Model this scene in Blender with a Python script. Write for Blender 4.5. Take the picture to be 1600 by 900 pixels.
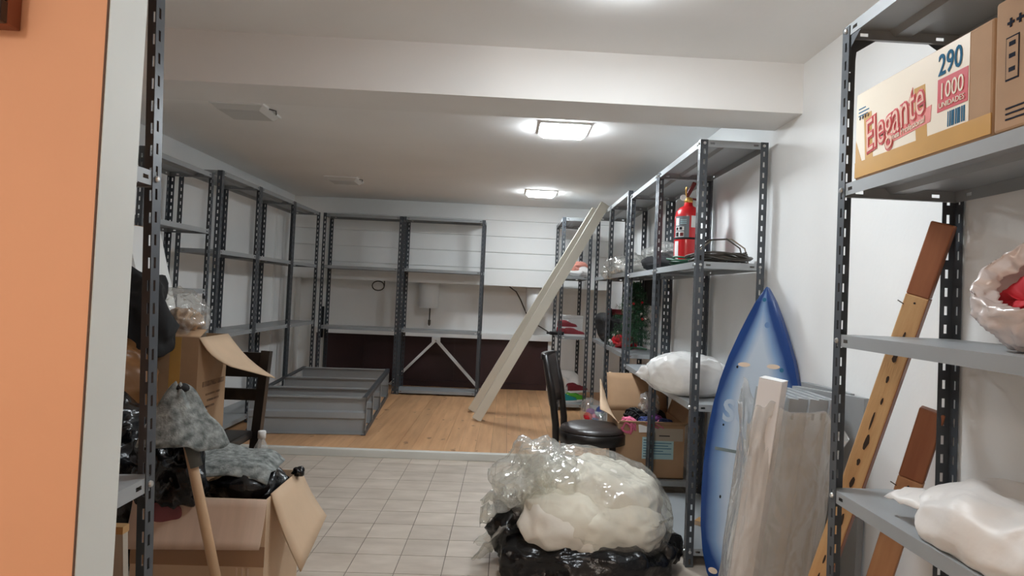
import bpy, math, random
from mathutils import Vector, Matrix, noise, Euler
random.seed(7)
S = bpy.context.scene
for o in list(bpy.data.objects): bpy.data.objects.remove(o)
COL = S.collection
PI = math.pi

# ------------------------------------------------------------------ camera
FPX, PPX, PPY = 1049.554, 831.975, 430.830          # focal length and principal point in pixels of the 1600x900 frame
EYE = Vector((0, 0, 1.22))
_a, _b, _c = 0.02808897, -0.04349198, -0.03543636
ROT = Matrix.Rotation(_c, 3, 'Z') @ Matrix.Rotation(_a, 3, 'X') @ Matrix.Rotation(_b, 3, 'Y')   # columns right, forward, up
cam = bpy.data.cameras.new('camera'); camo = bpy.data.objects.new('camera', cam); COL.objects.link(camo)
r_, f_, u_ = ROT.col[0], ROT.col[1], ROT.col[2]
camo.matrix_world = Matrix(((r_.x, u_.x, -f_.x, EYE.x), (r_.y, u_.y, -f_.y, EYE.y), (r_.z, u_.z, -f_.z, EYE.z), (0, 0, 0, 1)))
cam.sensor_width = 36; cam.lens = FPX / 1600 * 36
cam.shift_x = -(PPX - 800) / 1600; cam.shift_y = -(450 - PPY) / 1600
cam.clip_start = 0.05
S.camera = camo
# ------------------------------------------------------------------ light and exposure
LAMP = 78.0            # emission of the lit ceiling panels
w = bpy.data.worlds.new('world'); S.world = w; w.use_nodes = True
bg = w.node_tree.nodes['Background']; bg.inputs[0].default_value = (1.0, 0.93, 0.86, 1); bg.inputs[1].default_value = 0.02
hl = bpy.data.lights.new('hall_ceiling_lamp_offscreen', 'POINT'); hl.shadow_soft_size = 0.13; hl.energy = 33; hl.color = (1.0, 0.90, 0.80)
hlo = bpy.data.objects.new('hall_ceiling_lamp_offscreen', hl); COL.objects.link(hlo); hlo.location = (-1.30, -1.0, 2.08)   # on the hall ceiling behind the camera; its light falls on the orange partition
S.view_settings.view_transform = 'Standard'; S.view_settings.look = 'None'
S.view_settings.gamma = 1; S.view_settings.use_curve_mapping = False
S.view_settings.exposure = 0.12
S.cycles.max_bounces = 14; S.cycles.diffuse_bounces = 9; S.cycles.transparent_max_bounces = 24

# ------------------------------------------------------------------ pixel helpers (direction only; the plane gives the distance)
def ray(u, v): return ROT @ Vector(((u - PPX) / FPX, 1, -(v - PPY) / FPX))
def atY(u, v, y): d = ray(u, v); return EYE + d * (y / d.y)
def atX(u, v, x): d = ray(u, v); return EYE + d * (x / d.x)
def atZ(u, v, z): d = ray(u, v); return EYE + d * ((z - EYE.z) / d.z)

# ------------------------------------------------------------------ materials
MATS = {}
def mat(name, col, rough=0.5, metal=0.0, var=0.0, scale=6.0, bump=0.0, bscale=40.0, spec=0.5, emit=None, stretch=None, col2=None, coat=0.0):
    if name in MATS: return MATS[name]
    m = bpy.data.materials.new(name); m.use_nodes = True; nt = m.node_tree; N = nt.nodes; L = nt.links
    b = N['Principled BSDF']
    b.inputs['Base Color'].default_value = (*col, 1); b.inputs['Roughness'].default_value = rough
    b.inputs['Metallic'].default_value = metal; b.inputs['Specular IOR Level'].default_value = spec
    b.inputs['Coat Weight'].default_value = coat
    if emit:
        b.inputs['Emission Color'].default_value = (*emit[0], 1); b.inputs['Emission Strength'].default_value = emit[1]
    tc = N.new('ShaderNodeTexCoord'); mp = N.new('ShaderNodeMapping'); L.new(tc.outputs['Object'], mp.inputs[0])
    if stretch: mp.inputs['Scale'].default_value = stretch
    if var or col2:
        n = N.new('ShaderNodeTexNoise'); n.inputs['Scale'].default_value = scale; n.inputs['Detail'].default_value = 6
        L.new(mp.outputs[0], n.inputs['Vector'])
        r = N.new('ShaderNodeValToRGB'); r.color_ramp.elements[0].position = .32; r.color_ramp.elements[1].position = .68
        c2 = col2 if col2 else tuple(min(1, c * (1 + var)) for c in col)
        c1 = col if col2 else tuple(c * (1 - var) for c in col)
        r.color_ramp.elements[0].color = (*c1, 1); r.color_ramp.elements[1].color = (*c2, 1)
        L.new(n.outputs['Fac'], r.inputs[0]); L.new(r.outputs[0], b.inputs['Base Color'])
    if bump:
        n2 = N.new('ShaderNodeTexNoise'); n2.inputs['Scale'].default_value = bscale; n2.inputs['Detail'].default_value = 4
        L.new(mp.outputs[0], n2.inputs['Vector'])
        bp = N.new('ShaderNodeBump'); bp.inputs['Strength'].default_value = bump; bp.inputs['Distance'].default_value = 0.01
        L.new(n2.outputs['Fac'], bp.inputs['Height']); L.new(bp.outputs[0], b.inputs['Normal'])
    MATS[name] = m; return m
def plastic(name, tint=(.95, .95, .93), clear=0.85, rough=0.10, bump=.25, gloss=.55):
    """thin film: mostly see-through, glossy at grazing angles, a little milky"""
    if name in MATS: return MATS[name]
    m = bpy.data.materials.new(name); m.use_nodes = True; nt = m.node_tree; N = nt.nodes; L = nt.links
    b = N['Principled BSDF']; b.inputs['Base Color'].default_value = (*tint, 1); b.inputs['Roughness'].default_value = max(rough, .25)
    tr = N.new('ShaderNodeBsdfTransparent'); tr.inputs[0].default_value = (*[min(1, t * 1.03) for t in tint], 1)
    gl = N.new('ShaderNodeBsdfGlossy'); gl.inputs['Roughness'].default_value = rough
    lw = N.new('ShaderNodeLayerWeight'); lw.inputs[0].default_value = .30
    mr = N.new('ShaderNodeMapRange'); mr.inputs[3].default_value = .05; mr.inputs[4].default_value = gloss
    mg = N.new('ShaderNodeMixShader'); mx = N.new('ShaderNodeMixShader'); mx.inputs[0].default_value = 1 - clear
    L.new(lw.outputs['Facing'], mr.inputs[0]); L.new(mr.outputs[0], mg.inputs[0]); L.new(tr.outputs[0], mg.inputs[1]); L.new(gl.outputs[0], mg.inputs[2])
    L.new(mg.outputs[0], mx.inputs[1]); L.new(b.outputs[0], mx.inputs[2]); L.new(mx.outputs[0], N['Material Output'].inputs[0])
    tc = N.new('ShaderNodeTexCoord'); n2 = N.new('ShaderNodeTexVoronoi'); n2.inputs['Scale'].default_value = 11; n2.feature = 'DISTANCE_TO_EDGE'
    nw = N.new('ShaderNodeTexNoise'); nw.inputs['Scale'].default_value = 5; nw.inputs['Detail'].default_value = 3; L.new(tc.outputs['Object'], nw.inputs['Vector'])
    va = N.new('ShaderNodeVectorMath'); va.operation = 'MULTIPLY_ADD'; va.inputs[1].default_value = (.25, .25, .25); L.new(nw.outputs['Color'], va.inputs[0]); L.new(tc.outputs['Object'], va.inputs[2])
    L.new(va.outputs[0], n2.inputs['Vector'])
    bp = N.new('ShaderNodeBump'); bp.inputs['Strength'].default_value = bump; bp.inputs['Distance'].default_value = .03
    L.new(n2.outputs['Distance'], bp.inputs['Height'])
    for x in (b, gl, lw): L.new(bp.outputs[0], x.inputs['Normal'])
    MATS[name] = m; return m

M_white = mat('wall_white', (.89, .90, .895), .75, var=.035, scale=1.5, bump=.05, bscale=60)
M_ceil = mat('ceiling_white', (.86, .85, .83), .8, var=.03, scale=1.2, bump=.04, bscale=50)
M_side = mat('siding_white', (.86, .87, .86), .5, var=.03, scale=2)
M_orange = mat('orange_paint', (.80, .415, .24), .6, var=.03, scale=2, bump=.05, bscale=30)
M_jamb = mat('jamb_white', (.74, .77, .74), .5, var=.03, scale=3)
M_seam = mat('jamb_seam', (.13, .07, .05), .8)
M_grout = mat('grout', (.16, .135, .11), .9)
M_maroon = mat('maroon_paint', (.040, .016, .017), .45, var=.25, scale=2)
M_post = mat('post_grey', (.060, .068, .078), .38, var=.06, scale=8, spec=.5)
M_shelf = mat('shelf_grey', (.32, .34, .352), .42, var=.04, scale=5, spec=.5)
M_shelf_d = M_shelf
M_bolt = mat('zinc_bolt', (.62, .63, .63), .28, metal=.9)
M_lampf = mat('lamp_frame', (.80, .80, .78), .4)
M_lampoff = mat('lamp_diffuser_off', (.60, .59, .56), .35)
M_lampon = mat('lamp_diffuser_on', (1, 1, 1), .4, emit=((.91, .985, 1.04), LAMP * .8))
M_lampon1 = mat('lamp_diffuser_on_brighter', (1, 1, 1), .4, emit=((.91, .985, 1.04), LAMP * 1.2))
M_lampon2 = mat('lamp_diffuser_on_dimmer', (1, 1, 1), .4, emit=((.91, .985, 1.04), LAMP * .66))
M_card = mat('cardboard', (.41, .255, .145), .8, var=.10, scale=5, bump=.06, bscale=25)
M_card_l = mat('cardboard_light', (.60, .43, .285), .8, var=.07, scale=5, bump=.06, bscale=30)
M_card_p = mat('cardboard_pinkish', (.60, .44, .335), .8, var=.07, scale=4, stretch=(8, 1, 1))
M_black = mat('black_plastic_film', (.006, .006, .007), .2, bump=.5, bscale=26, spec=.45)
M_blackm = mat('black_matte', (.008, .008, .009), .85, var=.2)
M_felt = mat('grey_felt', (.10, .112, .108), .95, col2=(.36, .38, .365), scale=34, bump=.5, bscale=90)
M_clear = plastic('clear_film', clear=.86)
M_clear2 = plastic('clear_film_soft', tint=(.95, .94, .90), clear=.88, rough=.13, bump=.3)
M_milky = plastic('milky_film', tint=(.93, .92, .90), clear=.35, rough=.2, bump=.2)
M_pillow = mat('white_filling', (.82, .79, .72), .9, var=.04, scale=6, bump=.25, bscale=14)
M_pillow_w = mat('bright_white_filling', (.90, .91, .92), .6, var=.03, scale=6, bump=.25, bscale=10)
M_dkwood = mat('dark_brown_wood', (.012, .009, .008), .35, var=.25, scale=8)
M_leather = mat('brown_leather', (.032, .024, .022), .32, bump=.12, bscale=120, spec=.6)
M_red = mat('extinguisher_red', (.62, .012, .018), .3, coat=.4)
M_dkred = mat('dark_red_plastic', (.14, .008, .010), .4)
M_redcl = mat('red_cloth', (.55, .012, .025), .7, var=.25, scale=12)
M_redsh = mat('red_shoe_fabric', (.20, .012, .02), .7, var=.2, scale=12)
M_pinkcl = mat('pink_cloth', (.20, .06, .07), .8, var=.15)
M_brass = mat('brass', (.70, .42, .12), .35, metal=.8)
M_label = mat('grey_label', (.16, .18, .20), .5)
M_paper = mat('white_paper', (.78, .78, .77), .7)
M_bluepap = mat('pale_blue_paper', (.42, .62, .66), .7)
M_ink = mat('dark_ink', (.03, .03, .035), .9, spec=.1)
M_green = mat('green_cable', (.03, .12, .07), .5)
M_cable = mat('dark_cable', (.06, .05, .04), .5)
M_cablel = mat('tan_cable', (.30, .26, .19), .5)
M_pine = mat('artificial_pine', (.02, .07, .035), .6, col2=(.05, .15, .07), scale=30)
M_teal = mat('teal_fabric', (.01, .26, .26), .6)
M_lime = mat('lime_fabric', (.10, .42, .03), .6)
M_sole = mat('white_sole', (.75, .74, .72), .5)
M_cream = mat('cream_board', (.70, .67, .57), .5, var=.04, scale=4)
M_creamd = mat('cream_board_side', (.52, .47, .37), .55, var=.04, scale=4)
M_whiteplastic = mat('white_enamel', (.80, .80, .79), .35)
M_yellow = mat('yellow_plastic', (.62, .42, .02), .4)
M_stick = mat('pale_broom_wood', (.52, .34, .20), .55, var=.08, scale=4, stretch=(6, 6, .6))
M_timber = mat('pale_timber', (.55, .30, .125), .65, col2=(.66, .42, .20), scale=5, stretch=(7, 7, .7), bump=.15, bscale=30)
M_timber_r = mat('stained_timber', (.25, .075, .028), .5, col2=(.33, .115, .045), scale=5, stretch=(7, 7, .7))
M_resin = mat('dark_resin_mark', (.035, .018, .01), .6)
M_whitecard = mat('white_carton', (.80, .715, .585), .45, var=.03, scale=4, coat=.3)
M_tape = mat('brown_tape', (.58, .33, .10), .25, var=.08, scale=4, coat=.4)
M_prred = mat('print_red', (.56, .045, .06), .5)
M_prpink = mat('print_pink', (.72, .22, .20), .5)
M_prblue = mat('print_blue', (.04, .15, .26), .9, spec=.1)
M_prblack = mat('print_black', (.02, .025, .04), .9, spec=.1)
M_beigeb = mat('beige_board', (.40, .36, .30), .7, var=.12, scale=3)
M_woodedge = mat('raw_wood_edge', (.40, .23, .09), .7)
M_bluep = mat('blue_strap', (.02, .10, .16), .5)
M_wrack = mat('brown_wood_shelf', (.22, .06, .025), .45, var=.2, scale=6)
M_rope = mat('tan_rope', (.62, .47, .30), .8)
M_pinky = mat('pink_yarn', (.70, .16, .28), .8)
M_navy = mat('navy_yarn', (.03, .05, .17), .8, var=.3, scale=20)
M_purple = mat('purple_yarn', (.22, .05, .25), .8)

def tile_mat():
    m = bpy.data.materials.new('floor_tile'); m.use_nodes = True; N = m.node_tree.nodes; L = m.node_tree.links; b = N['Principled BSDF']
    tc = N.new('ShaderNodeTexCoord'); g = N.new('ShaderNodeNewGeometry')
    n = N.new('ShaderNodeTexNoise'); n.inputs['Scale'].default_value = 9; n.inputs['Detail'].default_value = 5
    mp = N.new('ShaderNodeMapping'); mp.inputs['Scale'].default_value = (.55, 1.3, 1); L.new(g.outputs['Position'], mp.inputs[0]); L.new(mp.outputs[0], n.inputs['Vector'])
    r = N.new('ShaderNodeValToRGB'); r.color_ramp.elements[0].position = .30; r.color_ramp.elements[1].position = .70
    r.color_ramp.elements[0].color = (.47, .395, .325, 1); r.color_ramp.elements[1].color = (.60, .52, .44, 1)
    L.new(n.outputs['Fac'], r.inputs[0])
    oi = N.new('ShaderNodeObjectInfo'); hs = N.new('ShaderNodeHueSaturation'); mr = N.new('ShaderNodeMapRange')
    mr.inputs[3].default_value = .93; mr.inputs[4].default_value = 1.06; L.new(oi.outputs['Random'], mr.inputs[0]); L.new(mr.outputs[0], hs.inputs['Value'])
    L.new(r.outputs[0], hs.inputs['Color']); L.new(hs.outputs[0], b.inputs['Base Color'])
    b.inputs['Roughness'].default_value = .42
    return m
def plank_mat():
    m = bpy.data.materials.new('platform_plank'); m.use_nodes = True; N = m.node_tree.nodes; L = m.node_tree.links; b = N['Principled BSDF']
    g = N.new('ShaderNodeNewGeometry'); oi = N.new('ShaderNodeObjectInfo')
    mp = N.new('ShaderNodeMapping'); mp.inputs['Scale'].default_value = (9, .8, 1); L.new(g.outputs['Position'], mp.inputs[0])
    n = N.new('ShaderNodeTexNoise'); n.inputs['Scale'].default_value = 2.2; n.inputs['Detail'].default_value = 8; L.new(mp.outputs[0], n.inputs['Vector'])
    r = N.new('ShaderNodeValToRGB'); r.color_ramp.elements[0].position = .3; r.color_ramp.elements[1].position = .72
    r.color_ramp.elements[0].color = (.56, .295, .14, 1); r.color_ramp.elements[1].color = (.74, .44, .225, 1)
    L.new(n.outputs['Fac'], r.inputs[0])
    n2 = N.new('ShaderNodeTexNoise'); n2.inputs['Scale'].default_value = 3.4; n2.inputs['Detail'].default_value = 3
    mp2 = N.new('ShaderNodeMapping'); mp2.inputs['Scale'].default_value = (3, 1.4, 1); L.new(g.outputs['Position'], mp2.inputs[0]); L.new(mp2.outputs[0], n2.inputs['Vector'])
    r2 = N.new('ShaderNodeValToRGB'); r2.color_ramp.elements[0].position = .29; r2.color_ramp.elements[1].position = .34
    r2.color_ramp.elements[0].color = (.45, .38, .32, 1); r2.color_ramp.elements[1].color = (1, 1, 1, 1); L.new(n2.outputs['Fac'], r2.inputs[0])
    mu = N.new('ShaderNodeMixRGB'); mu.blend_type = 'MULTIPLY'; mu.inputs[0].default_value = 1
    hs = N.new('ShaderNodeHueSaturation'); mr = N.new('ShaderNodeMapRange'); mr.inputs[3].default_value = .9; mr.inputs[4].default_value = 1.1
    L.new(oi.outputs['Random'], mr.inputs[0]); L.new(mr.outputs[0], hs.inputs['Value']); L.new(r.outputs[0], hs.inputs['Color'])
    L.new(hs.outputs[0], mu.inputs[1]); L.new(r2.outputs[0], mu.inputs[2]); L.new(mu.outputs[0], b.inputs['Base Color'])
    b.inputs['Roughness'].default_value = .38
    return m
M_tile = tile_mat(); M_plank = plank_mat()

# ------------------------------------------------------------------ mesh helpers
class MB:
    def __init__(s): s.v = []; s.f = []
    def add(s, vs, fs):
        k = len(s.v); s.v += [tuple(v) for v in vs]; s.f += [tuple(i + k for i in f) for f in fs]; return s
    def box(s, a, b, m=None):
        x0, y0, z0 = a; x1, y1, z1 = b
        vs = [Vector(p) for p in ((x0,y0,z0),(x1,y0,z0),(x1,y1,z0),(x0,y1,z0),(x0,y0,z1),(x1,y0,z1),(x1,y1,z1),(x0,y1,z1))]
        if m: vs = [m @ v for v in vs]
        return s.add(vs, [(0,3,2,1),(4,5,6,7),(0,1,5,4),(1,2,6,5),(2,3,7,6),(3,0,4,7)])
    def bar(s, p, q, wx, wz, up=(0, 0, 1)):      # rectangular bar from p to q
        p = Vector(p); q = Vector(q); d = (q - p).normalized(); sx = d.cross(Vector(up)).normalized(); sz = sx.cross(d)
        vs = []
        for c in (p, q):
            for i, j in ((-1,-1),(1,-1),(1,1),(-1,1)): vs.append(c + sx * i * wx / 2 + sz * j * wz / 2)
        return s.add(vs, [(3,2,1,0),(4,5,6,7),(0,1,5,4),(1,2,6,5),(2,3,7,6),(3,0,4,7)])
    def tube(s, pts, rad, seg=8, caps=True):
        pts = [Vector(p) for p in pts]; n = len(pts); rs = rad if isinstance(rad, (list, tuple)) else [rad] * n
        t0 = (pts[1] - pts[0]).normalized(); a = t0.orthogonal().normalized(); vs = []
        for i, p in enumerate(pts):
            t = (pts[min(i + 1, n - 1)] - pts[max(i - 1, 0)]).normalized()
            a = (a - t * a.dot(t)).normalized(); b = t.cross(a)
            for k in range(seg):
                an = 2 * PI * k / seg; vs.append(p + (a * math.cos(an) + b * math.sin(an)) * rs[i])
        fs = [(i*seg+k, i*seg+(k+1)%seg, (i+1)*seg+(k+1)%seg, (i+1)*seg+k) for i in range(n-1) for k in range(seg)]
        if caps: fs += [tuple(range(seg))[::-1], tuple((n-1)*seg + k for k in range(seg))]
        return s.add(vs, fs)
    def lathe(s, prof, seg=24, c=(0, 0, 0), m=None):
        vs = []; c = Vector(c)
        for r, z in prof:
            for k in range(seg):
                a = 2 * PI * k / seg; v = c + Vector((r * math.cos(a), r * math.sin(a), z)); vs.append(m @ v if m else v)
        n = len(prof)
        fs = [(i*seg+k, i*seg+(k+1)%seg, (i+1)*seg+(k+1)%seg, (i+1)*seg+k) for i in range(n-1) for k in range(seg)]
        fs += [tuple(range(seg))[::-1], tuple((n-1)*seg + k for k in range(seg))]
        return s.add(vs, fs)
    def prism(s, poly, d):                       # polygon of 3D points pushed by vector d
        n = len(poly); poly = [Vector(p) for p in poly]; d = Vector(d)
        vs = poly + [p + d for p in poly]
        return s.add(vs, [tuple(range(n))[::-1], tuple(range(n, 2*n))] + [(i, (i+1)%n, n+(i+1)%n, n+i) for i in range(n)])
    def mesh(s, name, smooth=False):
        me = bpy.data.meshes.new(name); me.from_pydata(s.v, [], s.f); me.update()
        if smooth: me.polygons.foreach_set('use_smooth', [True] * len(me.polygons))
        return me
    def obj(s, name, m, parent=None, smooth=False, bevel=0): return link(name, s.mesh(name, smooth), m, parent, bevel)
def link(name, me, m, parent=None, bevel=0):
    if m and not me.materials: me.materials.append(m)
    o = bpy.data.objects.new(name, me); COL.objects.link(o)
    if parent: o.parent = parent
    if bevel:
        bv = o.modifiers.new('bevel', 'BEVEL'); bv.width = bevel; bv.segments = 2; bv.limit_method = 'ANGLE'
    return o
def tag(o, label, cat, group=None):
    o['label'] = label; o['category'] = cat
    if group: o['group'] = group
    return o
def thing(name, label, cat, loc=(0, 0, 0), rot=(0, 0, 0), group=None):
    o = bpy.data.objects.new(name, None); COL.objects.link(o); o.location = loc; o.rotation_euler = rot; o.empty_display_size = .1
    return tag(o, label, cat, group)
def struct(o): o['kind'] = 'structure'; return o
def fin(o, recalc=True):
    import bmesh
    b = bmesh.new(); b.from_mesh(o.data); bmesh.ops.recalc_face_normals(b, faces=b.faces); b.to_mesh(o.data); b.free(); return o

def ridge(p, s, seed=0):
    q = Vector(p) * s + Vector((seed * 3.1, seed * 1.7, seed * 2.3))
    return 1 - 2 * abs(noise.noise(q))
def blobmesh(name, c, rad, e=1.0, sub=4, amps=((.10, 4, 0),), ridges=((.05, 7, 0),), rot=(0, 0, 0), flat=None, shape=None, smooth=True, crease=()):
    """super-ellipsoid with folds and creases; e<1 squarer"""
    import bmesh
    bm = bmesh.new(); bmesh.ops.create_icosphere(bm, subdivisions=sub, radius=1)
    R3 = Euler(rot).to_matrix(); c = Vector(c); rm = max(rad)
    for v in bm.verts:
        d = v.co.normalized()
        g = Vector([math.copysign(abs(k) ** e, k) for k in d])
        p = Vector((g.x * rad[0], g.y * rad[1], g.z * rad[2]))
        if shape: p = shape(p, d)
        k = 0
        for a, s, sd in amps: k += a * noise.noise(p * s + Vector((sd, sd * 2, sd * 3)))
        for a, s, sd in ridges: k += a * (ridge(p, s, sd) - .4)
        for a, s, sd in crease:
            ds = noise.voronoi(p * s + Vector((sd, sd * 1.3, sd * .7)))[0]; k -= a * (min(1, (ds[1] - ds[0]) * 1.6) - .4)
        p = p + d * k
        p = R3 @ p
        if flat is not None and p.z + c.z < flat: p.z = flat - c.z + (p.z + c.z - flat) * .03
        v.co = p
    me = bpy.data.meshes.new(name); bm.to_mesh(me); bm.free()
    if smooth: me.polygons.foreach_set('use_smooth', [True] * len(me.polygons))
    return me
def blob(name, m, c, rad, parent=None, **k):
    o = link(name, blobmesh(name, c, rad, **k), m, parent); o.location = c if parent is None else Vector(c); return o
def sheet(name, m, fn, nu, nv, parent=None, thick=.003, smooth=True):
    b = MB(); vs = [fn(i / nu, j / nv) for i in range(nu + 1) for j in range(nv + 1)]
    b.add(vs, [(i*(nv+1)+j, (i+1)*(nv+1)+j, (i+1)*(nv+1)+j+1, i*(nv+1)+j+1) for i in range(nu) for j in range(nv)])
    o = b.obj(name, m, parent, smooth)
    if thick:
        s = o.modifiers.new('solid', 'SOLIDIFY'); s.thickness = thick; s.offset = 0
    return o
def lerp(a, b, t): return a + (b - a) * t
def bilerp(A, B, C_, D, u, v): return Vector(A).lerp(Vector(B), u).lerp(Vector(D).lerp(Vector(C_), u), v)
def text_mesh(txt, size, extr=.0006, shear=0, align='LEFT', bold=0):
    cu = bpy.data.curves.new('t', 'FONT'); cu.body = txt; cu.size = size; cu.extrude = extr; cu.shear = shear; cu.align_x = align; cu.offset = bold
    cu.resolution_u = 3
    o = bpy.data.objects.new('t', cu); COL.objects.link(o)
    dg = bpy.context.evaluated_depsgraph_get(); me = bpy.data.meshes.new_from_object(o.evaluated_get(dg))
    bpy.data.objects.remove(o); bpy.data.curves.remove(cu); return me
def text(name, txt, size, m, parent, mtx, shear=0, sx=1, bold=0, align='LEFT'):
    me = text_mesh(txt, size, shear=shear, bold=bold, align=align); me.materials.clear(); me.materials.append(m)
    o = link(name, me, None, parent); o.matrix_local = mtx @ Matrix.Diagonal((sx, 1, 1, 1)); return o

# ================================================================== THE SETTING
XL, XR, YB, ZC = -2.52, 1.22, 8.29, 2.255
fl = struct(MB().box((-2.7, -2.2, -.12), (1.4, 8.4, -.003)).obj('floor', M_grout))
TS, GX, GY = .2030, -.2335, 3.338
tm = MB().box((.0018, .0018, -.0035), (TS - .0018, TS - .0018, 0)).mesh('tile'); tm.materials.append(M_tile)
rest = MB()
for i in range(-13, 9):
    for j in range(-28, 8):
        x = GX + i * TS; y = GY + j * TS
        if x < XL - .1 or x > XR or y > 4.92 or y < -2.2: continue
        if -1.5 < x < 1.0 and y > 2.05:
            o = bpy.data.objects.new('tile', tm); COL.objects.link(o); o.parent = fl; o.location = (x, y, 0)
        else: rest.box((x + .0012, y + .0012, -.0035), (x + TS - .0012, y + TS - .0012, 0))
o = rest.obj('tile_field', M_tile, fl); o['kind'] = 'stuff'
YP = 4.93
pf = struct(MB().box((XL, YP, -.002), (XR, YB, .046)).obj('platform', M_grout))
PW = .1165; nP = int((XR - XL) / PW) + 1
k = 0
for i in range(nP):
    x = XL + i * PW; w_ = min(PW, XR - x) - .0016
    cuts = [YP, YP + .55 + (i * 0.77) % 1.7, YB] if i % 2 else [YP, YP + 1.4 + (i * .53) % 1.2, YB]
    for a, b in zip(cuts[:-1], cuts[1:]):
        MB().box((x, a + .0008, .045), (x + w_, b - .0008, .050 + .0006 * ((i * 7) % 3))).obj('plank', M_plank, pf)
struct(MB().box((XL, YP - .030, -.002), (XR, YP + .022, .054)).obj('trim_1', mat('edging_white', (.66, .65, .60), .6, var=.05, scale=4), None, bevel=.006))
struct(MB().box((XL - .15, -2.2, -.1), (XL, YB + .15, 2.45)).obj('wall_left', M_white))
struct(MB().box((XR, -2.2, -.1), (XR + .15, YB + .15, 2.45)).obj('wall_right', M_white))
wb = struct(MB().box((XL, YB, -.1), (XR, YB + .15, 2.45)).obj('wall_back', M_white))
struct(MB().box((XL, -2.2, ZC), (XR, YB, 2.45)).obj('ceiling', M_ceil))
struct(MB().box((XL, 2.80, 2.04), (XR, 3.10, ZC + .01)).obj('ceiling_beam', mat('beam_white', (.82, .81, .79), .75, var=.03, scale=1.5)))
# projecting box clad with boards over the recess
YS = 7.87; ZS = 1.315
sb = struct(MB().box((XL, YS + .018, ZS), (XR, YB, ZC + .005)).obj('wall_back_upper', M_side))
bh = (ZC - ZS) / 5
for i in range(5): MB().box((XL, YS, ZS + i * bh + (.006 if i else -.01)), (XR, YS + .02, ZS + (i + 1) * bh - .005)).obj('siding_board', M_side, sb, bevel=.003)
MB().box((-2.30, YB - .02, .05), (.52, YB, .655)).obj('wainscot_panel', M_maroon, wb)
for xx in (-1.75, -.65): MB().box((xx, YB - .026, .05), (xx + .03, YB - .018, .655)).obj('wainscot_batten', M_maroon, wb)
MB().box((-2.30, YB - .035, .05), (.52, YB - .015, .12)).obj('wainscot_base', M_maroon, wb)
MB().box((-2.36, YB - .10, .655), (.56, YB, .725)).obj('ledge_board', M_side, wb, bevel=.004)
MB().box((.52, YB - .05, .05), (.56, YB, .655)).obj('jamb_board', M_side, wb)
MB().box((-2.36, YB - .05, .05), (-2.30, YB, .655)).obj('jamb_board', M_side, wb)
MB().box((XL, YB - .03, 1.235), (XR, YB, 1.262)).obj('picture_rail', M_side, wb)
wl = bpy.data.objects['wall_left']
for yy, zz in ((7.28, 2.05), (7.70, 1.31)): MB().box((XL, yy, .05), (XL + .022, yy + .05, zz)).obj('batten', M_side, wl)
MB().box((XL, 8.05, .05), (XL + .02, 8.12, 1.3)).obj('batten', M_side, wl)
# orange partition with white jamb
pt = struct(MB().box((XL, 1.08, -.05), (-.654, 1.178, ZC)).obj('wall_partition', M_orange))
j = struct(MB().box((-.654, 1.081, -.05), (-.6515, 1.185, ZC)).obj('trim_2', M_jamb, None))
MB().box((-.6555, 1.0788, -.05), (-.6530, 1.081, ZC)).obj('seam', M_seam, pt)

struct(MB().box((XL - .1, -2.35, -.1), (XR + .1, -2.2, 2.45)).obj('wall_front', mat('hall_wall', (.78, .72, .66), .7)))
# ceiling light panels
def lamp(x, y, on, label, z=ZC):
    t = thing('ceiling_light', label, 'ceiling light', (x, y, z), group='square ceiling panels')
    s = .155
    MB().box((-s, -s, -.012), (s, s, .001)).obj('housing', M_lampf, t, bevel=.003)
    a, c = s - .008, s - .036
    MB().add([(-c, -c, -.038), (c, -c, -.038), (c, c, -.038), (-c, c, -.038), (-a, -a, -.0115), (a, -a, -.0115), (a, a, -.0115), (-a, a, -.0115)], [(3, 2, 1, 0), (4, 5, 6, 7), (0, 1, 5, 4), (1, 2, 6, 5), (2, 3, 7, 6), (3, 0, 4, 7)]).obj('diffuser', {1: M_lampon, 2: M_lampon2, 3: M_lampon1}[on] if on else M_lampoff, t)
    if not on:
        MB().tube([(s + .002, -.06, -.01), (s + .02, .0, -.004), (s + .002, .06, -.01)], .004, 6).obj('spring_clip', M_cable, t)
lamp(.325, 2.045, 2, 'lit square ceiling panel in front of the ceiling beam')
lamp(.30, 4.12, 3, 'lit square ceiling panel just behind the beam, above the tiled floor')
lamp(.29, 6.74, 1, 'lit square ceiling panel near the clad back wall')
lamp(-1.61, 4.05, False, 'unlit square ceiling panel just behind the beam, near the left shelving')
lamp(-1.62, 6.50, False, 'unlit square ceiling panel near the back corner over the lying unit')

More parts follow.
